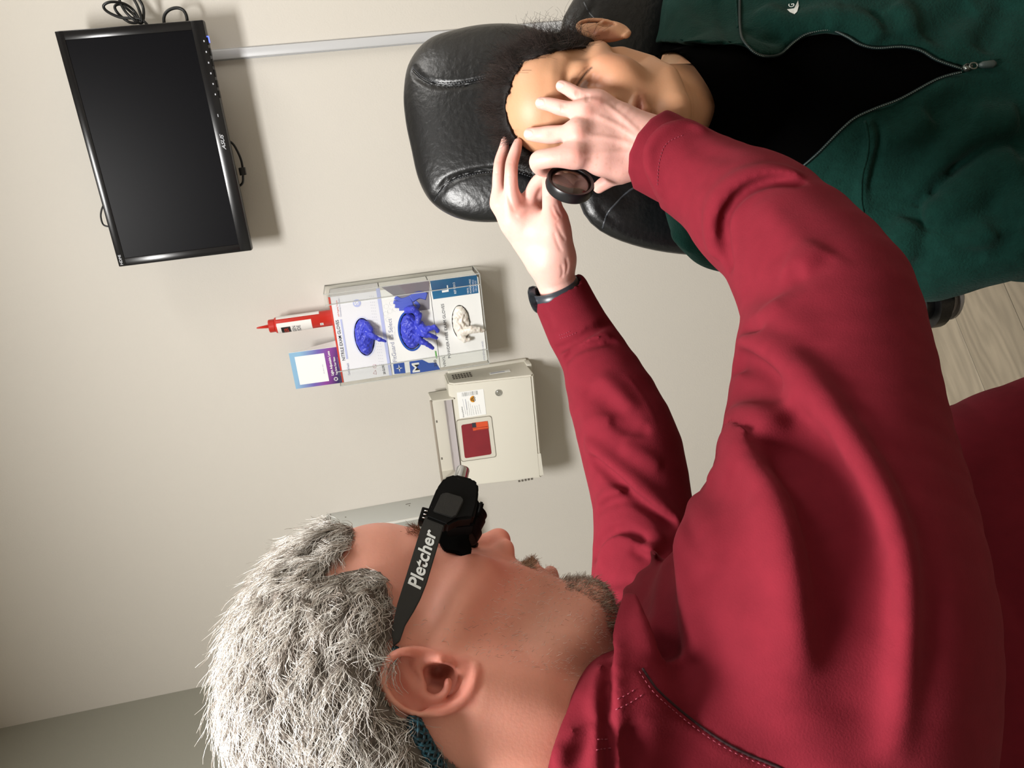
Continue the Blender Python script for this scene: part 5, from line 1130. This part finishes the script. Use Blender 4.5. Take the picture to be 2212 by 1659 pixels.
# forearm fold
hf([(1582, 590), (1566, 520), (1566, 470), (1590, 430), (1625, 404), (1675, 391), (1740, 398)], -.012, .0050, deep=2); hf([(1548, 560), (1540, 515), (1541, 462), (1570, 412), (1618, 382), (1672, 372), (1735, 386)], .0105, .011)
hf([(1480, 300), (1530, 330), (1600, 345)], -.0018, .010); hf([(1500, 420), (1560, 440), (1600, 480)], .002, .012)
# elbow crease and small drags
hf([(1690, 575), (1740, 570), (1790, 535)], .005, .016); hf([(1700, 590), (1750, 590), (1800, 550)], -.004, .008); hf([(1640, 430), (1700, 500), (1760, 560)], .0028, .012); hf([(1600, 640), (1680, 620), (1740, 590)], -.0035, .014)
hf([(1660, 650), (1700, 700), (1740, 760)], .004, .016); hf([(1610, 700), (1660, 690), (1700, 660)], .003, .012)
# long roll from the elbow over the outside of the arm
F3 = [(1573, 790), (1578, 752), (1605, 738), (1650, 752), (1702, 790), (1752, 840), (1797, 900), (1841, 966), (1882, 1033), (1917, 1111), (1939, 1180), (1951, 1256), (1955, 1350), (1952, 1450), (1942, 1560)]
hf(F3+[(1925, 1660)], .027, .0105, n=3, taper='out'); hf([(a-66, b+22) for a, b in F3[5:]]+[(1860, 1680)], -.024, .026, n=3, taper='out'); hf([(1590, 806), (1602, 778), (1650, 790), (1700, 830)], -.012, .008, deep=1)

F4 = [(1543, 962), (1560, 955), (1592, 966), (1633, 1002), (1668, 1043), (1694, 1090), (1711, 1142), (1726, 1204), (1736, 1266), (1744, 1330), (1752, 1400), (1756, 1470)]
hf(F4, .022, .0115, n=3, sides=(UPV, 1.5), taper='out'); hf([(a+52, b-24) for a, b in F4[2:]]+[(1820, 1560)], -.020, .018, n=3, taper='out'); hf([(1560, 985), (1590, 1000), (1625, 1040), (1650, 1080)], -.006, .010)
hf([(1540, 925), (1570, 900), (1640, 905), (1700, 940)], .012, .014); hf([(1560, 940), (1600, 925), (1650, 935)], -.006, .006); hf([(1530, 1050), (1565, 1020), (1600, 1030)], .007, .010)
hf([(1560, 850), (1640, 840), (1700, 870)], -.008, .018); hf([(1580, 700), (1620, 715), (1660, 720)], -.008, .008)
# dark gap between chest panel and arm
F6 = [(1470, 1134), (1456, 1148), (1440, 1170), (1427, 1214), (1421, 1266), (1424, 1318), (1433, 1372), (1447, 1430)]
hf(F6, -.030, .0095, n=3, deep=3); hf([(a-26, b) for a, b in F6[1:]], .008, .008, n=3); hf([(a+44, b+4) for a, b in F6[1:]], .012, .015, n=3)
hf([(1506, 1075), (1500, 1110), (1520, 1180), (1540, 1250)], .008, .012); hf([(1490, 1100), (1512, 1150), (1540, 1230)], -.005, .008)
# armhole seam
SM_ = [(1388, 1444), (1405, 1470), (1424, 1494), (1476, 1540), (1538, 1587), (1600, 1623), (1683, 1658), (1720, 1680)]
hf(SM_, -.0028, .0022, n=5, taper=False); hf([(a-5, b+7) for a, b in SM_], .0015, .005, n=5)
# collar panels beside the neck
hf([(1358, 1290), (1342, 1345), (1334, 1390), (1330, 1440), (1329, 1520), (1330, 1600), (1332, 1680)], .007, .0045, taper=False); hf([(1346, 1300), (1330, 1350), (1321, 1392), (1316, 1440), (1316, 1520), (1318, 1600), (1320, 1680)], -.009, .004, taper=False)
hf([(1306, 1440), (1290, 1490), (1284, 1540), (1285, 1600), (1290, 1680)], .005, .004, taper=False); hf([(1285, 1540), (1265, 1590), (1245, 1640), (1238, 1680)], -.008, .005)
hf([(1240, 1560), (1215, 1610), (1200, 1660)], .005, .006); hf([(1258, 1500), (1230, 1560), (1212, 1620)], -.005, .006); hf([(1350, 1560), (1362, 1620), (1368, 1670)], -.006, .009)
# far sleeve
for p_, h_, r_, kw in [
    ([(1194, 757), (1215, 752), (1245, 736), (1285, 712), (1318, 694)], -.008, .0042, dict(deep=1)), ([(1203, 772), (1230, 763), (1270, 742), (1325, 716)], .0045, .006, {}), ([(1212, 792), (1238, 762), (1281, 744), (1335, 738)], -.008, .0042, dict(deep=1)),
    ([(1170, 668), (1185, 690), (1195, 715)], -.004, .004, {}), ([(1178, 652), (1200, 625), (1240, 603)], -.004, .003, {}),
    ([(1255, 845), (1300, 860), (1345, 900), (1375, 925)], -.006, .011, {}), ([(1290, 805), (1330, 845), (1370, 890)], .003, .010, {}), ([(1318, 905), (1360, 925), (1405, 930)], -.007, .006, {}), ([(1250, 905), (1300, 912), (1350, 900)], .004, .009, {}),
    ([(1262, 950), (1290, 975), (1330, 1010), (1379, 1050), (1432, 1095), (1468, 1130)], .010, .008, {}), ([(1275, 985), (1320, 1022), (1370, 1068), (1420, 1108), (1455, 1140)], -.010, .006, dict(deep=1)),
    ([(1288, 1090), (1316, 1068), (1361, 1063), (1406, 1086), (1441, 1118)], .007, .007, {}), ([(1290, 1105), (1320, 1083), (1365, 1078), (1405, 1102)], -.007, .005, {}),
    ([(1283, 1215), (1294, 1175), (1325, 1149), (1361, 1150), (1406, 1178)], -.009, .005, dict(deep=1)), ([(1296, 1230), (1306, 1185), (1335, 1162), (1370, 1166), (1410, 1196)], .006, .007, {}), ([(1362, 1185), (1390, 1200), (1415, 1225)], -.006, .004, {}),
    ([(1300, 1262), (1340, 1258), (1385, 1250)], -.004, .005, {}), ([(1300, 1300), (1340, 1290), (1375, 1285)], -.005, .004, {}), ([(1340, 960), (1390, 985), (1430, 1010)], .004, .008, {}), ([(1345, 800), (1385, 850), (1410, 900), (1420, 935)], .0012, .002, {})]: hf(p_, h_, r_, **kw)
SHd.bumps(*BIG, .0006, 30.0, 1.0)
Vc, Fc = SHd.mesh(.0029)
M_hood = mat('maroon_fleece', '681824', .9, noise_amt=.09, nscale=70, bump=.00022, bscale=700, sheen=.10, spec=.12)
hood = finish('hoodie', npmesh('hoodie', Vc, Fc, relax=3), M_hood, man)
SC_ = Sdf(); pc_, rc_ = CH([tuple(v) for v in spline([np.array(v, float) for v in [(1392, 318, .843, 87), (1420, 331, .838, 88), (1462, 354, .830, 88)]], 3)]); SC_.chain(pc_, rc_, .004)
SC_.fn(dcut(CUT_A, .95), *BIG, k=.003); SC_.chain([P(1385, 314, .846), P(1440, 345, .836)], [pxr(74, .845), pxr(66, .838)], .003, '-')
Vf, Ff = SC_.mesh(.0018); finish('cuff', npmesh('cuff', Vf, Ff, relax=1), M_hood, hood)
TH = bvh_of(hood)
def stitches(name, pts, off=.0006, l=.0035, gap=.55, r=.00032):
    q = bvh_pts(TH, spline([np.array(z, float) for z in pts], 24), off); bm = NB()
    if len(q) < 3: return
    q = np.array([list(v) for v in q]); d_ = np.r_[0, np.cumsum(np.linalg.norm(np.diff(q, axis=0), axis=1))]; t = 0
    while t < d_[-1]-l:
        a = Vector([np.interp(t, d_, q[:, i]) for i in range(3)]); b = Vector([np.interp(t+l*gap, d_, q[:, i]) for i in range(3)]); tube(bm, [a, b], r, 4); t += l
    o = obj(name, bm, M_st, hood); o['kind'] = 'stuff'
M_st = mat('stitch_thread', '8a3446', .8)
for pts in ([(a-7, b+6) for a, b in SM_], [(1334, 1510), (1355, 1500), (1385, 1480)], [(1330, 1533), (1358, 1520), (1395, 1496)], [(1291, 1597), (1310, 1597), (1327, 1598)], [(1288, 1620), (1308, 1617), (1330, 1615)], [(1208, 724), (1222, 720), (1238, 712)], [(1210, 731), (1230, 725), (1250, 716)], [(1420, 400), (1424, 350), (1440, 310), (1480, 290)]): stitches('stitching', pts)
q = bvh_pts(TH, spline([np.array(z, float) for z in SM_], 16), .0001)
if len(q) > 3: obj('armhole_seam_shade', tube(NB(), q, .0009, 6), mat('seam_groove_shade', '2a0a11', .9), hood)  # thin dark tube laid along the seam as painted groove shade
# ---------------- skin mesh: hands and body (coarse under the clothes) joined with the head
parts = []
MB_ = Sdf(); MB_.p = list(SM.p)
for S_, h_ in ((SR, .0009), (SL, .0011)):
    v, f = S_.mesh(h_); L_ = v; n_ = len(v)
    cc = np.tile(np.array(lin('d2a398')), (n_, 1)); px_, py_, pd_ = proj(v)
    def mx(m, col): 
        global cc
        cc = cc*(1-m[:, None])+np.array(lin(col))*m[:, None]
    for (x, y, r_) in ((1291, 217, 16), (1268, 243, 14), (1250, 288, 14), (1243, 334, 16), (1246, 203, 9), (1214, 233, 9), (1188, 291, 10), (1142, 289, 7), (1166, 222, 7), (1211, 184, 7), (1190, 390, 24), (1106, 350, 20), (1080, 350, 18), (1200, 470, 26), (1112, 455, 16), (1294, 404, 12)): mx(.42*np.exp(-((px_-x)**2+(py_-y)**2)/r_**2), 'c8796a')
    for k in range(70):
        x, y = rng.uniform(1230, 1390), rng.uniform(255, 395); mx(.22*np.exp(-((px_-x)**2+(py_-y)**2)/rng.uniform(1.5, 3.5)**2), 'b07a5c')
    for x, y, l_, w_ in NL: mx(.55*(((px_-x+3)/(l_+2))**2+((py_-y)/w_)**2 < .85), 'e8bdb4')
    parts.append((v, f, cc))
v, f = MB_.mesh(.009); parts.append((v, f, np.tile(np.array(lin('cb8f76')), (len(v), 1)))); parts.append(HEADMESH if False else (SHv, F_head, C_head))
off_ = 0; AV = []; AF = []; AC = []
for v, f, c in parts: AV.append(v); AF.append(f+off_); AC.append(c); off_ += len(v)
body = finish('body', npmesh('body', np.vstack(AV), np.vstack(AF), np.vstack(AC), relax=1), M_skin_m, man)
# ---------------- watch on the left wrist
wt = empty('wristwatch', P(1192, 632, .97), 'dark wristwatch on the man\'s left wrist under the maroon cuff', 'watch')
w0 = P(1204, 632, .968); wa = P(1222, 672, .975)-P(1186, 580, .955); wa = wa/np.linalg.norm(wa); u_ = np.cross(wa, FW); u_ /= np.linalg.norm(u_); v__ = np.cross(wa, u_)
bm = NB(); prof = []
n_ = 40
rings = []
for k in range(n_):
    a = 2*math.pi*k/n_; dr = u_*math.cos(a)+v__*math.sin(a); R1 = .0275; rings.append([bm.verts.new(w0+dr*(R1+t)+wa*s) for t, s in ((0, -.009), (.0028, -.009), (.0032, 0), (.0028, .009), (0, .009))])
for k in range(n_):
    A_, B_ = rings[k], rings[(k+1) % n_]
    for i in range(5): bm.faces.new((A_[i], A_[(i+1) % 5], B_[(i+1) % 5], B_[i]))
obj('strap', bm, mat('watch_strap', '2b2f36', .35), wt)
pc = w0+(P(1162, 645, .975)-w0)/np.linalg.norm(P(1162, 645, .975)-w0)*.0265; dn = (pc-w0)/np.linalg.norm(pc-w0)
obj('case', lathe(NB(), [(0, -.002), (.016, -.002), (.0175, .001), (.0175, .006), (.0155, .008), (0, .008)], pc, dn, 32), mat('watch_case', '3a3f47', .2, .8), wt, auto=40)
obj('crystal', lathe(NB(), [(0, .0098), (.010, .0094), (.0152, .008)], pc, dn, 32), mat('watch_glass', '0b0c10', .08), wt)
# ---------------- lens held in front of the eye
lc = P(1231, 398, .835); mj = P(1282, 404, .840)-P(1181, 390, .832); mj /= np.linalg.norm(mj); nrm = -FW*.80+UU*.62; nrm -= mj*(nrm@mj); nrm /= np.linalg.norm(nrm)
lens = empty('hand_lens', lc, 'round black-rimmed diagnostic lens held between the two hands', 'lens'); R_ = .0262
obj('ring', lathe(NB(), [(R_-.0035, -.0055), (R_-.0005, -.0062), (R_+.0006, -.003), (R_-.0002, 0), (R_+.0006, .003), (R_-.0005, .0062), (R_-.0035, .0055), (R_-.0042, .003), (R_-.0042, -.003), (R_-.0035, -.0055)], lc, nrm, 56), mat('lens_ring', '101013', .35), lens, auto=50)
g = []
for k in range(9): t = k/8; g.append((math.sin(t*math.pi/2)*(R_-.004), .0015+.0052*math.cos(t*math.pi/2)))
g2 = [(r, -h) for r, h in g[::-1]]
M_gl = bpy.data.materials.new('coated_glass'); M_gl.use_nodes = True; nt = M_gl.node_tree; b_ = nt.nodes['Principled BSDF']; b_.inputs['Base Color'].default_value = (*lin('6e544c'), 1); b_.inputs['Roughness'].default_value = .02; b_.inputs['Transmission Weight'].default_value = .75; b_.inputs['IOR'].default_value = 1.6; b_.inputs['Coat Weight'].default_value = .6; b_.inputs['Coat Roughness'].default_value = .02
obj('glass', lathe(NB(), g+g2, lc, nrm, 48), M_gl, lens)
# ================================================================= his hair, beard, loupes
def mesh_normals(V, Fq):
    n = np.cross(V[Fq[:, 2]]-V[Fq[:, 0]], V[Fq[:, 3]]-V[Fq[:, 1]]); N = np.zeros_like(V)
    for i in range(4):
        for j in range(3): N[:, j] += np.bincount(Fq[:, i], n[:, j], len(V))
    return N/(np.linalg.norm(N, axis=1, keepdims=True)+1e-12)
HN = mesh_normals(SHv, F_head); HL = HM.l(SHv)
if np.einsum('ij,ij->i', HN, SHv-HM.T).mean() < 0: HN = -HN
hq = [HM.l(SH.hit(*q)) for q in hairpx if SH.hit(*q) is not None]
hab = [(9.6, 9.2)]+[(q[0], q[1]) for q in hq]+[(-4.0, -9.5), (-16, -12), (-16, 18), (12, 18)]
def hair_d(L): return -poly_sd(L[:, 0], L[:, 1], hab)      # cm inside the hair region
def wn(p, s, k=0):
    q = p*s; return np.stack([np.sin(q[:, 1]+1.7*np.sin(q[:, 2]*.8+k)), np.sin(q[:, 2]*1.1+1.9*np.sin(q[:, 0]*.9+k*2)), np.sin(q[:, 0]*.9+1.5*np.sin(q[:, 1]*1.1+k*3))], 1)
D_ = hair_d(HL); earz = (poly_sd(*proj(SHv)[:2], [(820, 1440), (850, 1395), (905, 1390), (1010, 1420), (1050, 1450), (1030, 1520), (960, 1555), (870, 1540)]) < 10) & (HL[:, 2] > 0)
keep = (D_ > 0) & ~earz & (SHv[:, 2] > HM.w(0, -14, 0)[2]); rf = keep[F_head].all(1); used = np.unique(F_head[rf]); mp_ = -np.ones(len(SHv), int); mp_[used] = np.arange(len(used))
lump = wn(SHv*1, 330, 1).sum(1)*.5+wn(SHv, 700, 2).sum(1)*.25
offs = (.0015+.0105*soft(D_, 0, 1.6)*(0.75+.28*lump)*soft(HL[:, 1], -9, 3))[:, None]
BV = (SHv+HN*offs)[used]; BF = mp_[F_head[rf]]
M_hair_m = mat('grey_hair', 'b8b2ab', .38, attr='Col', spec=.7)
hb = finish('hair', npmesh('hair', BV, BF, np.tile(lin('57504b'), (len(BV), 1)), relax=2), mat('hair_undercoat', '6a635d', .95, spec=.05, noise_amt=.35, nscale=160), man)
idx = used; HLu = HL[used]; camside = (HN[used]@(CAM-HM.T) > -.35*np.linalg.norm(CAM-HM.T)); cand = np.where(camside & (D_[used] > .05))[0]
def grow(name, n, seg, step, lift0, seed, colfn, r0, flow, rand=.14, wav=.42, par=None, sel=cand, base=None, curl=.75):
    r_ = np.random.default_rng(seed); s = r_.choice(sel, n); roots = (BV if base is None else base)[s]+r_.normal(0, .0006, (n, 3)); nn = HN[used][s] if base is None else HN[s]
    roots = roots-nn*.0015; ld = (HLu if base is None else HL)[s]; rr = r_.normal(0, rand, (n, 3)); fl = flow(ld)@HM.R.T; seedv = r_.uniform(-1, 1, (n, 1)); ln = r_.uniform(.65, 1.25, (n, 1))
    cl = roots.copy(); ph = wn(cl, 260, 5)+wn(cl, 620, 9)*.5
    def f(p, i):
        o = nn; t = fl-o*np.einsum('ij,ij->i', fl, o)[:, None]; t /= np.linalg.norm(t, axis=1, keepdims=True)+1e-9
        sd = np.cross(o, t); w = math.sin(1.1*i+.4); c2 = math.cos(1.1*i)
        d = t+o*(lift0-.16*i)+ph*wav+rr+sd*(w*curl*np.sign(ph[:, :1]+.01)*(.6+np.abs(ph[:, :1])))+o*(c2*.30*ph[:, 1:2]); d /= np.linalg.norm(d, axis=1, keepdims=True); return d*step*ln
    return strands(name, roots, f, M_hair_m, par, seg, r0, colfn(r_, n, ld))
def flow_top(L):
    f = np.zeros_like(L); f[:, 0] = -1.0; f[:, 1] = .45*soft(L[:, 0], -2, 7)-.35*soft(-L[:, 0], 0, 8)-.25*(np.abs(L[:, 2]) > 5.5); f[:, 2] = .12*np.sign(L[:, 2]); return f
def hcol(r_, n, ld):
    k = r_.uniform(0, 1, (n, 1))*.75+.25*(.5-.5*np.clip((wn(ld*.01, 300, 7).sum(1)*.5)[:, None], -1, 1)); a = np.array(lin('eae5de')); b = np.array(lin('a3978c')); c = np.array(lin('574d46')); m = np.where(k < .62, a*(.75+.3*r_.uniform(0, 1, (n, 1))), np.where(k < .86, b, c))  # clump noise picks darker strands, painting shade between locks into the mixed greys
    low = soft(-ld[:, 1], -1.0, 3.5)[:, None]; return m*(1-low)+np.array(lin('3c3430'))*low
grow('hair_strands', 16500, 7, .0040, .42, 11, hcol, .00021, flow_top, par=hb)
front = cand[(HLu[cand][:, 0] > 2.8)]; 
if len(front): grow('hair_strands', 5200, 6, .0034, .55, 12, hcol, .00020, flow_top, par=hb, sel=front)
# beard: stubble on the cheeks, thicker on lip and chin
def reg(fn, cond): return np.where(fn & cond)[0]
vis = (HN@(CAM-HM.T) > -.3*np.linalg.norm(CAM-HM.T)) & ~earz
a_, b_, c_ = HL.T
def bcol(h1, h2, amt):
    def f(r_, n, ld): k = (r_.uniform(0, 1, (n, 1)) < amt); return np.where(k, np.array(lin(h1)), np.array(lin(h2)))*r_.uniform(.7, 1.2, (n, 1))
    return f
def flow_down(L): f = np.zeros_like(L); f[:, 1] = -1; f[:, 0] = .25; return f
jawr = reg(vis, (b_ < -2.0-.25*np.maximum(a_-4, 0)) & (b_ > -12.5) & (a_ > 1.2+.0*b_) & (c_ > -2)); chin = reg(vis, (a_ > 6.2) & (b_ < -7.4) & (np.abs(c_) < 3.6)); lipu = reg(vis, (a_ > 9.0) & (b_ < -4.15) & (b_ > -5.1) & (np.abs(c_) < 3.0)); lipl = reg(vis, (a_ > 9.0) & (b_ < -7.2) & (np.abs(c_) < 2.6)); side = reg(vis, (a_ > .6) & (a_ < 3.4) & (b_ < 2.2) & (b_ > -3.5) & (c_ > 4))
bd_ = None
for nm, n, sg, st, lf, sd, cf_, r0, fl, rg, par_n in (('beard', 5200, 3, .0012, .55, 21, bcol('f2ece6', 'b08c74', .8), .00011, flow_down, jawr, None), ('beard_hairs', 2200, 4, .0017, .9, 22, bcol('b3a593', '6b5544', .5), .00017, flow_down, chin, 1), ('moustache_hairs', 800, 4, .0014, .9, 23, bcol('b89c7c', '8a6a4c', .5), .00016, flow_down, lipu, 1), ('beard_hairs', 500, 4, .0013, .8, 24, bcol('b3a593', '7c624c', .5), .00016, flow_down, lipl, 1), ('sideburn_hairs', 200, 3, .0016, .25, 25, bcol('e2dad0', 'a09080', .8), .00012, flow_down, side, 1)):
    if not len(rg): continue
    o = grow(nm, n, sg, st, lf, sd, cf_, r0, fl, rand=.5, wav=.1, curl=.2, par=man if par_n is None else bd_, sel=rg, base=SHv)
    if par_n is None: bd_ = o
bro = reg(vis, (a_ > 7.5) & (b_ > 2.9) & (b_ < 4.2) & (np.abs(c_) < 4.6))
grow('eyebrow', 420, 4, .0019, .7, 26, bcol('a5764c', '8a6246', .6), .00018, lambda L: np.stack([L[:, 0]*0+.3, L[:, 0]*0+.5, np.sign(L[:, 2])], 1), rand=.35, wav=.1, curl=.2, par=man, sel=bro, base=SHv)
# ---- loupes
lp = empty('surgical_loupes', HM.w(8, 2, 0), 'black headband loupes with lettering and a chrome light knob worn by the man', 'loupes')
M_lpb = mat('loupe_matte_black', '1b1b1a', .48, bump=.0001, bscale=900); M_lpg = mat('loupe_satin_black', '040404', .6, spec=.15); M_chm = mat('knob_chrome', 'bfc2c6', .12, 1.0)
def slab(name, ab, c0, c1, m, bev=.0006, par=lp):
    q = [HM.w(a, b, c1) for a, b in ab]; bm = NB(); prism(bm, q, tuple(HM.R[:, 2]*(c0-c1)*.01)); bmesh.ops.recalc_face_normals(bm, faces=bm.faces[:])
    if bev: bmesh.ops.bevel(bm, geom=bm.edges[:], offset=bev, segments=2, affect='EDGES')
    return obj(name, bm, m, par, auto=35)
top_ = [(0.2, 2.75), (1.1, 3.12), (2.7, 3.26), (4.6, 3.24), (7.8, 3.22), (9.0, 3.14)]; bot_ = [(9.0, 1.72), (8.2, 1.80), (4.5, 1.84), (3.4, 1.95), (2.6, 2.12), (1.6, 2.40), (.6, 2.45)]
hous = [(8.7, 3.16), (9.6, 3.08), (11.0, 2.95), (11.9, 2.66), (12.35, 2.0), (12.35, .75), (12.1, .30), (11.5, .12), (10.4, -.02), (9.5, .0), (9.35, .5), (9.05, 1.1), (8.5, 1.6)]
for s_ in (1, -1):
    ta = slab('temple_arm', top_+bot_, s_*7.92, s_*8.17, M_lpb, .0005); hs_ = slab('housing', hous, s_*6.9, s_*8.35, M_lpg, .0016)
    slab('switch_plate', [(9.2, 2.75), (10.6, 2.55), (10.8, 2.2), (10.75, 1.15), (10.5, .95), (9.3, 1.15), (9.1, 1.4)], s_*8.30, s_*8.45, M_lpb, .0006, hs_)
    kx = HM.w(11.9, 1.60, s_*7.6); ka = HM.R[:, 0]
    obj('knob_collar', lathe(NB(), [(0, 0), (.0072, 0), (.0078, .0015), (.0070, .0035), (.0058, .0045), (0, .0045)], kx, ka, 32), M_lpg, hs_, auto=40)
    kb = obj('light_knob', lathe(NB(), [(0, .003), (.0052, .003), (.0050, .0045), (.0048, .0125), (.0043, .0138), (.0036, .0142), (0, .0142)], kx, ka, 32), M_chm, hs_, auto=40); kb['label'] = 'chrome light adjustment knob'
    slab('side_flange', [(8.9, 1.6), (11.8, .3), (11.3, -.15), (9.6, -.2)], s_*5.2, s_*6.95, mat('loupe_grey', '050505', .8, spec=.1) if s_ > 0 else bpy.data.materials['loupe_grey'], .001)
text('lettering', 'Pletcher', mat('white_lettering', 'dfe3e3', .5), bpy.data.objects['temple_arm'], HM.w(3.95, 2.14, 8.19), HM.R[:, 0], HM.R[:, 1], width=.0405, height=.0088, shear=.22, bold=.022)
def hpl(x, y, c):      # photo pixel -> point of the plane c = const in the head frame (cm)
    r = ray(x, y); n = HM.R[:, 2]; t = ((HM.T+n*c*.01-CAM)@n)/(r@n); l = HM.l(CAM+r*t); return (float(l[0]), float(l[1]))
slab('side_shield', [hpl(a, b, 4.9) for a, b in [(940, 1128), (975, 1120), (1008, 1108), (1024, 1128), (1012, 1160), (1020, 1182), (1017, 1200), (1003, 1206), (988, 1192), (962, 1190), (950, 1170)]], 4.3, 4.9, bpy.data.materials['loupe_grey'], .001)
bm = NB(); tube(bm, [HM.w(11.2, 2.1, 7.2), HM.w(11.9, 2.5, 3.5), HM.w(12.1, 2.6, 0), HM.w(11.9, 2.5, -3.5), HM.w(11.2, 2.1, -7.2)], .0045, 10); obj('frame_bar', bm, M_lpg, lp)
for s_ in (1, -1):
    ax_ = HM.R@np.array([1, -.28, -s_*.10]); ax_ /= np.linalg.norm(ax_)
    oc = HM.w(10.2, .75, s_*3.3); ob_ = obj('ocular', lathe(NB(), [(0, 0), (.0135, 0), (.0145, .001), (.0145, .008), (.0125, .009), (.0120, .018), (.0108, .019), (.0108, .023), (.0095, .0235), (0, .0215)], oc, ax_, 36), M_lpg, lp, auto=40)
    obj('ocular_lens', lathe(NB(), [(0, .0245), (.006, .0242), (.0095, .0232)], oc, ax_, 32), mat('ocular_glass', '0a0c14', .05) if s_ > 0 else bpy.data.materials['ocular_glass'], ob_)
    obj('hinge_block', rbox(NB(), (0, 0, 0), (.01, .01, .01)), M_lpg, lp); h_ = bpy.data.objects[-1] if False else None
    bm = NB(); tube(bm, [HM.w(11.9, 2.4, s_*3.3), HM.w(11.5, 1.6, s_*3.3)], .004, 8); obj('ocular_stem', bm, M_lpg, lp)
    bm = NB(); tube(bm, [HM.w(11.3, 2.3, s_*1.0), HM.w(10.7, .6, s_*1.1), HM.w(10.3, -.7, s_*1.5)], [.0012, .0018, .0030], 8); obj('nose_pad', bm, M_lpg, lp)
    bm = NB(); bmesh.ops.create_cube(bm, size=1); bmesh.ops.scale(bm, vec=(.011, .004, .012), verts=bm.verts[:]); bmesh.ops.bevel(bm, geom=bm.edges[:], offset=.001, segments=2, affect='EDGES'); bm.transform(Matrix(HM.R.tolist()).to_4x4()); bm.transform(Matrix.Translation(HM.w(12.0, -.25, s_*4.0))); obj('clip', bm, M_lpg, lp)
for o in [o for o in bpy.data.objects if o.name.startswith('hinge_block')]: bpy.data.objects.remove(o)
bm = NB(); rbox(bm, (-.006, -.004, -.006), (.006, .004, .006), .0008); bm.transform(Matrix(HM.R.tolist()).to_4x4()); bm.transform(Matrix.Translation(HM.w(12.1, 3.75, 0))); obj('forehead_clip', bm, M_lpg, lp)
bm = NB()
for k in range(3): tube(bm, [HM.w(11.75+k*.3, 3.3, .75), HM.w(11.75+k*.3, 3.9, .75)], .0006, 6)
obj('forehead_clip_ribs', bm, M_chm, lp)
# blue braided retention cord round the back of the neck
def dsk(x, y, o): h = SH.hit(x, y); return P(x, y, (float((h-CAM)@FW) if h is not None else .47)-o)
cp = spline([HM.w(.2, 2.6, 8.0), HM.w(-.7, 2.4, 6.9), P(880, 1480, .500), P(884, 1528, .480), dsk(897, 1565, .0045), dsk(920, 1608, .0045), dsk(952, 1665, .0045), HM.w(-7.6, -4.2, 3.9), HM.w(-9.0, -4.6, 0), HM.w(-7.8, -4.0, -4.2), HM.w(-3.0, .6, -7.9), HM.w(.2, 2.6, -8.0)], 14)
cp = np.array(cp); Tn = np.gradient(cp, axis=0); Tn /= np.linalg.norm(Tn, axis=1, keepdims=True); d_ = np.r_[0, np.cumsum(np.linalg.norm(np.diff(cp, axis=0), axis=1))]; u0 = np.cross(Tn, FW); u0 /= np.linalg.norm(u0, axis=1, keepdims=True); v0 = np.cross(Tn, u0)
M_cord = mat('teal_cord', '1d5c70', .6, c2='0c1416', nscale=420, detail=2); rad_ = .0040*np.clip((d_-.02)/.02, .35, 1)
tt = np.linspace(0, d_[-1], 420); I = lambda A_: np.stack([np.interp(tt, d_, A_[:, i]) for i in range(3)], 1); cP, cU, cV = I(cp), I(u0), I(v0); cr = np.interp(tt, d_, rad_)
cord = obj('cord', tube(NB(), [Vector(v) for v in cp], [r*.9 for r in rad_], 10), mat('cord_core', '0e1517', .8), lp)
for hnd in (1, -1):
    bm = NB()
    for k in range(5):
        a = hnd*tt/.0115*2*math.pi/2+k*2*math.pi/5; q = cP+(cU*np.cos(a)[:, None]+cV*np.sin(a)[:, None])*(cr[:, None]*(1+.06*np.cos(tt*2700*hnd+k))[:, None]); tube(bm, [Vector(v) for v in q[::2]], .0010, 5)
    obj('braid', bm, M_cord, cord)
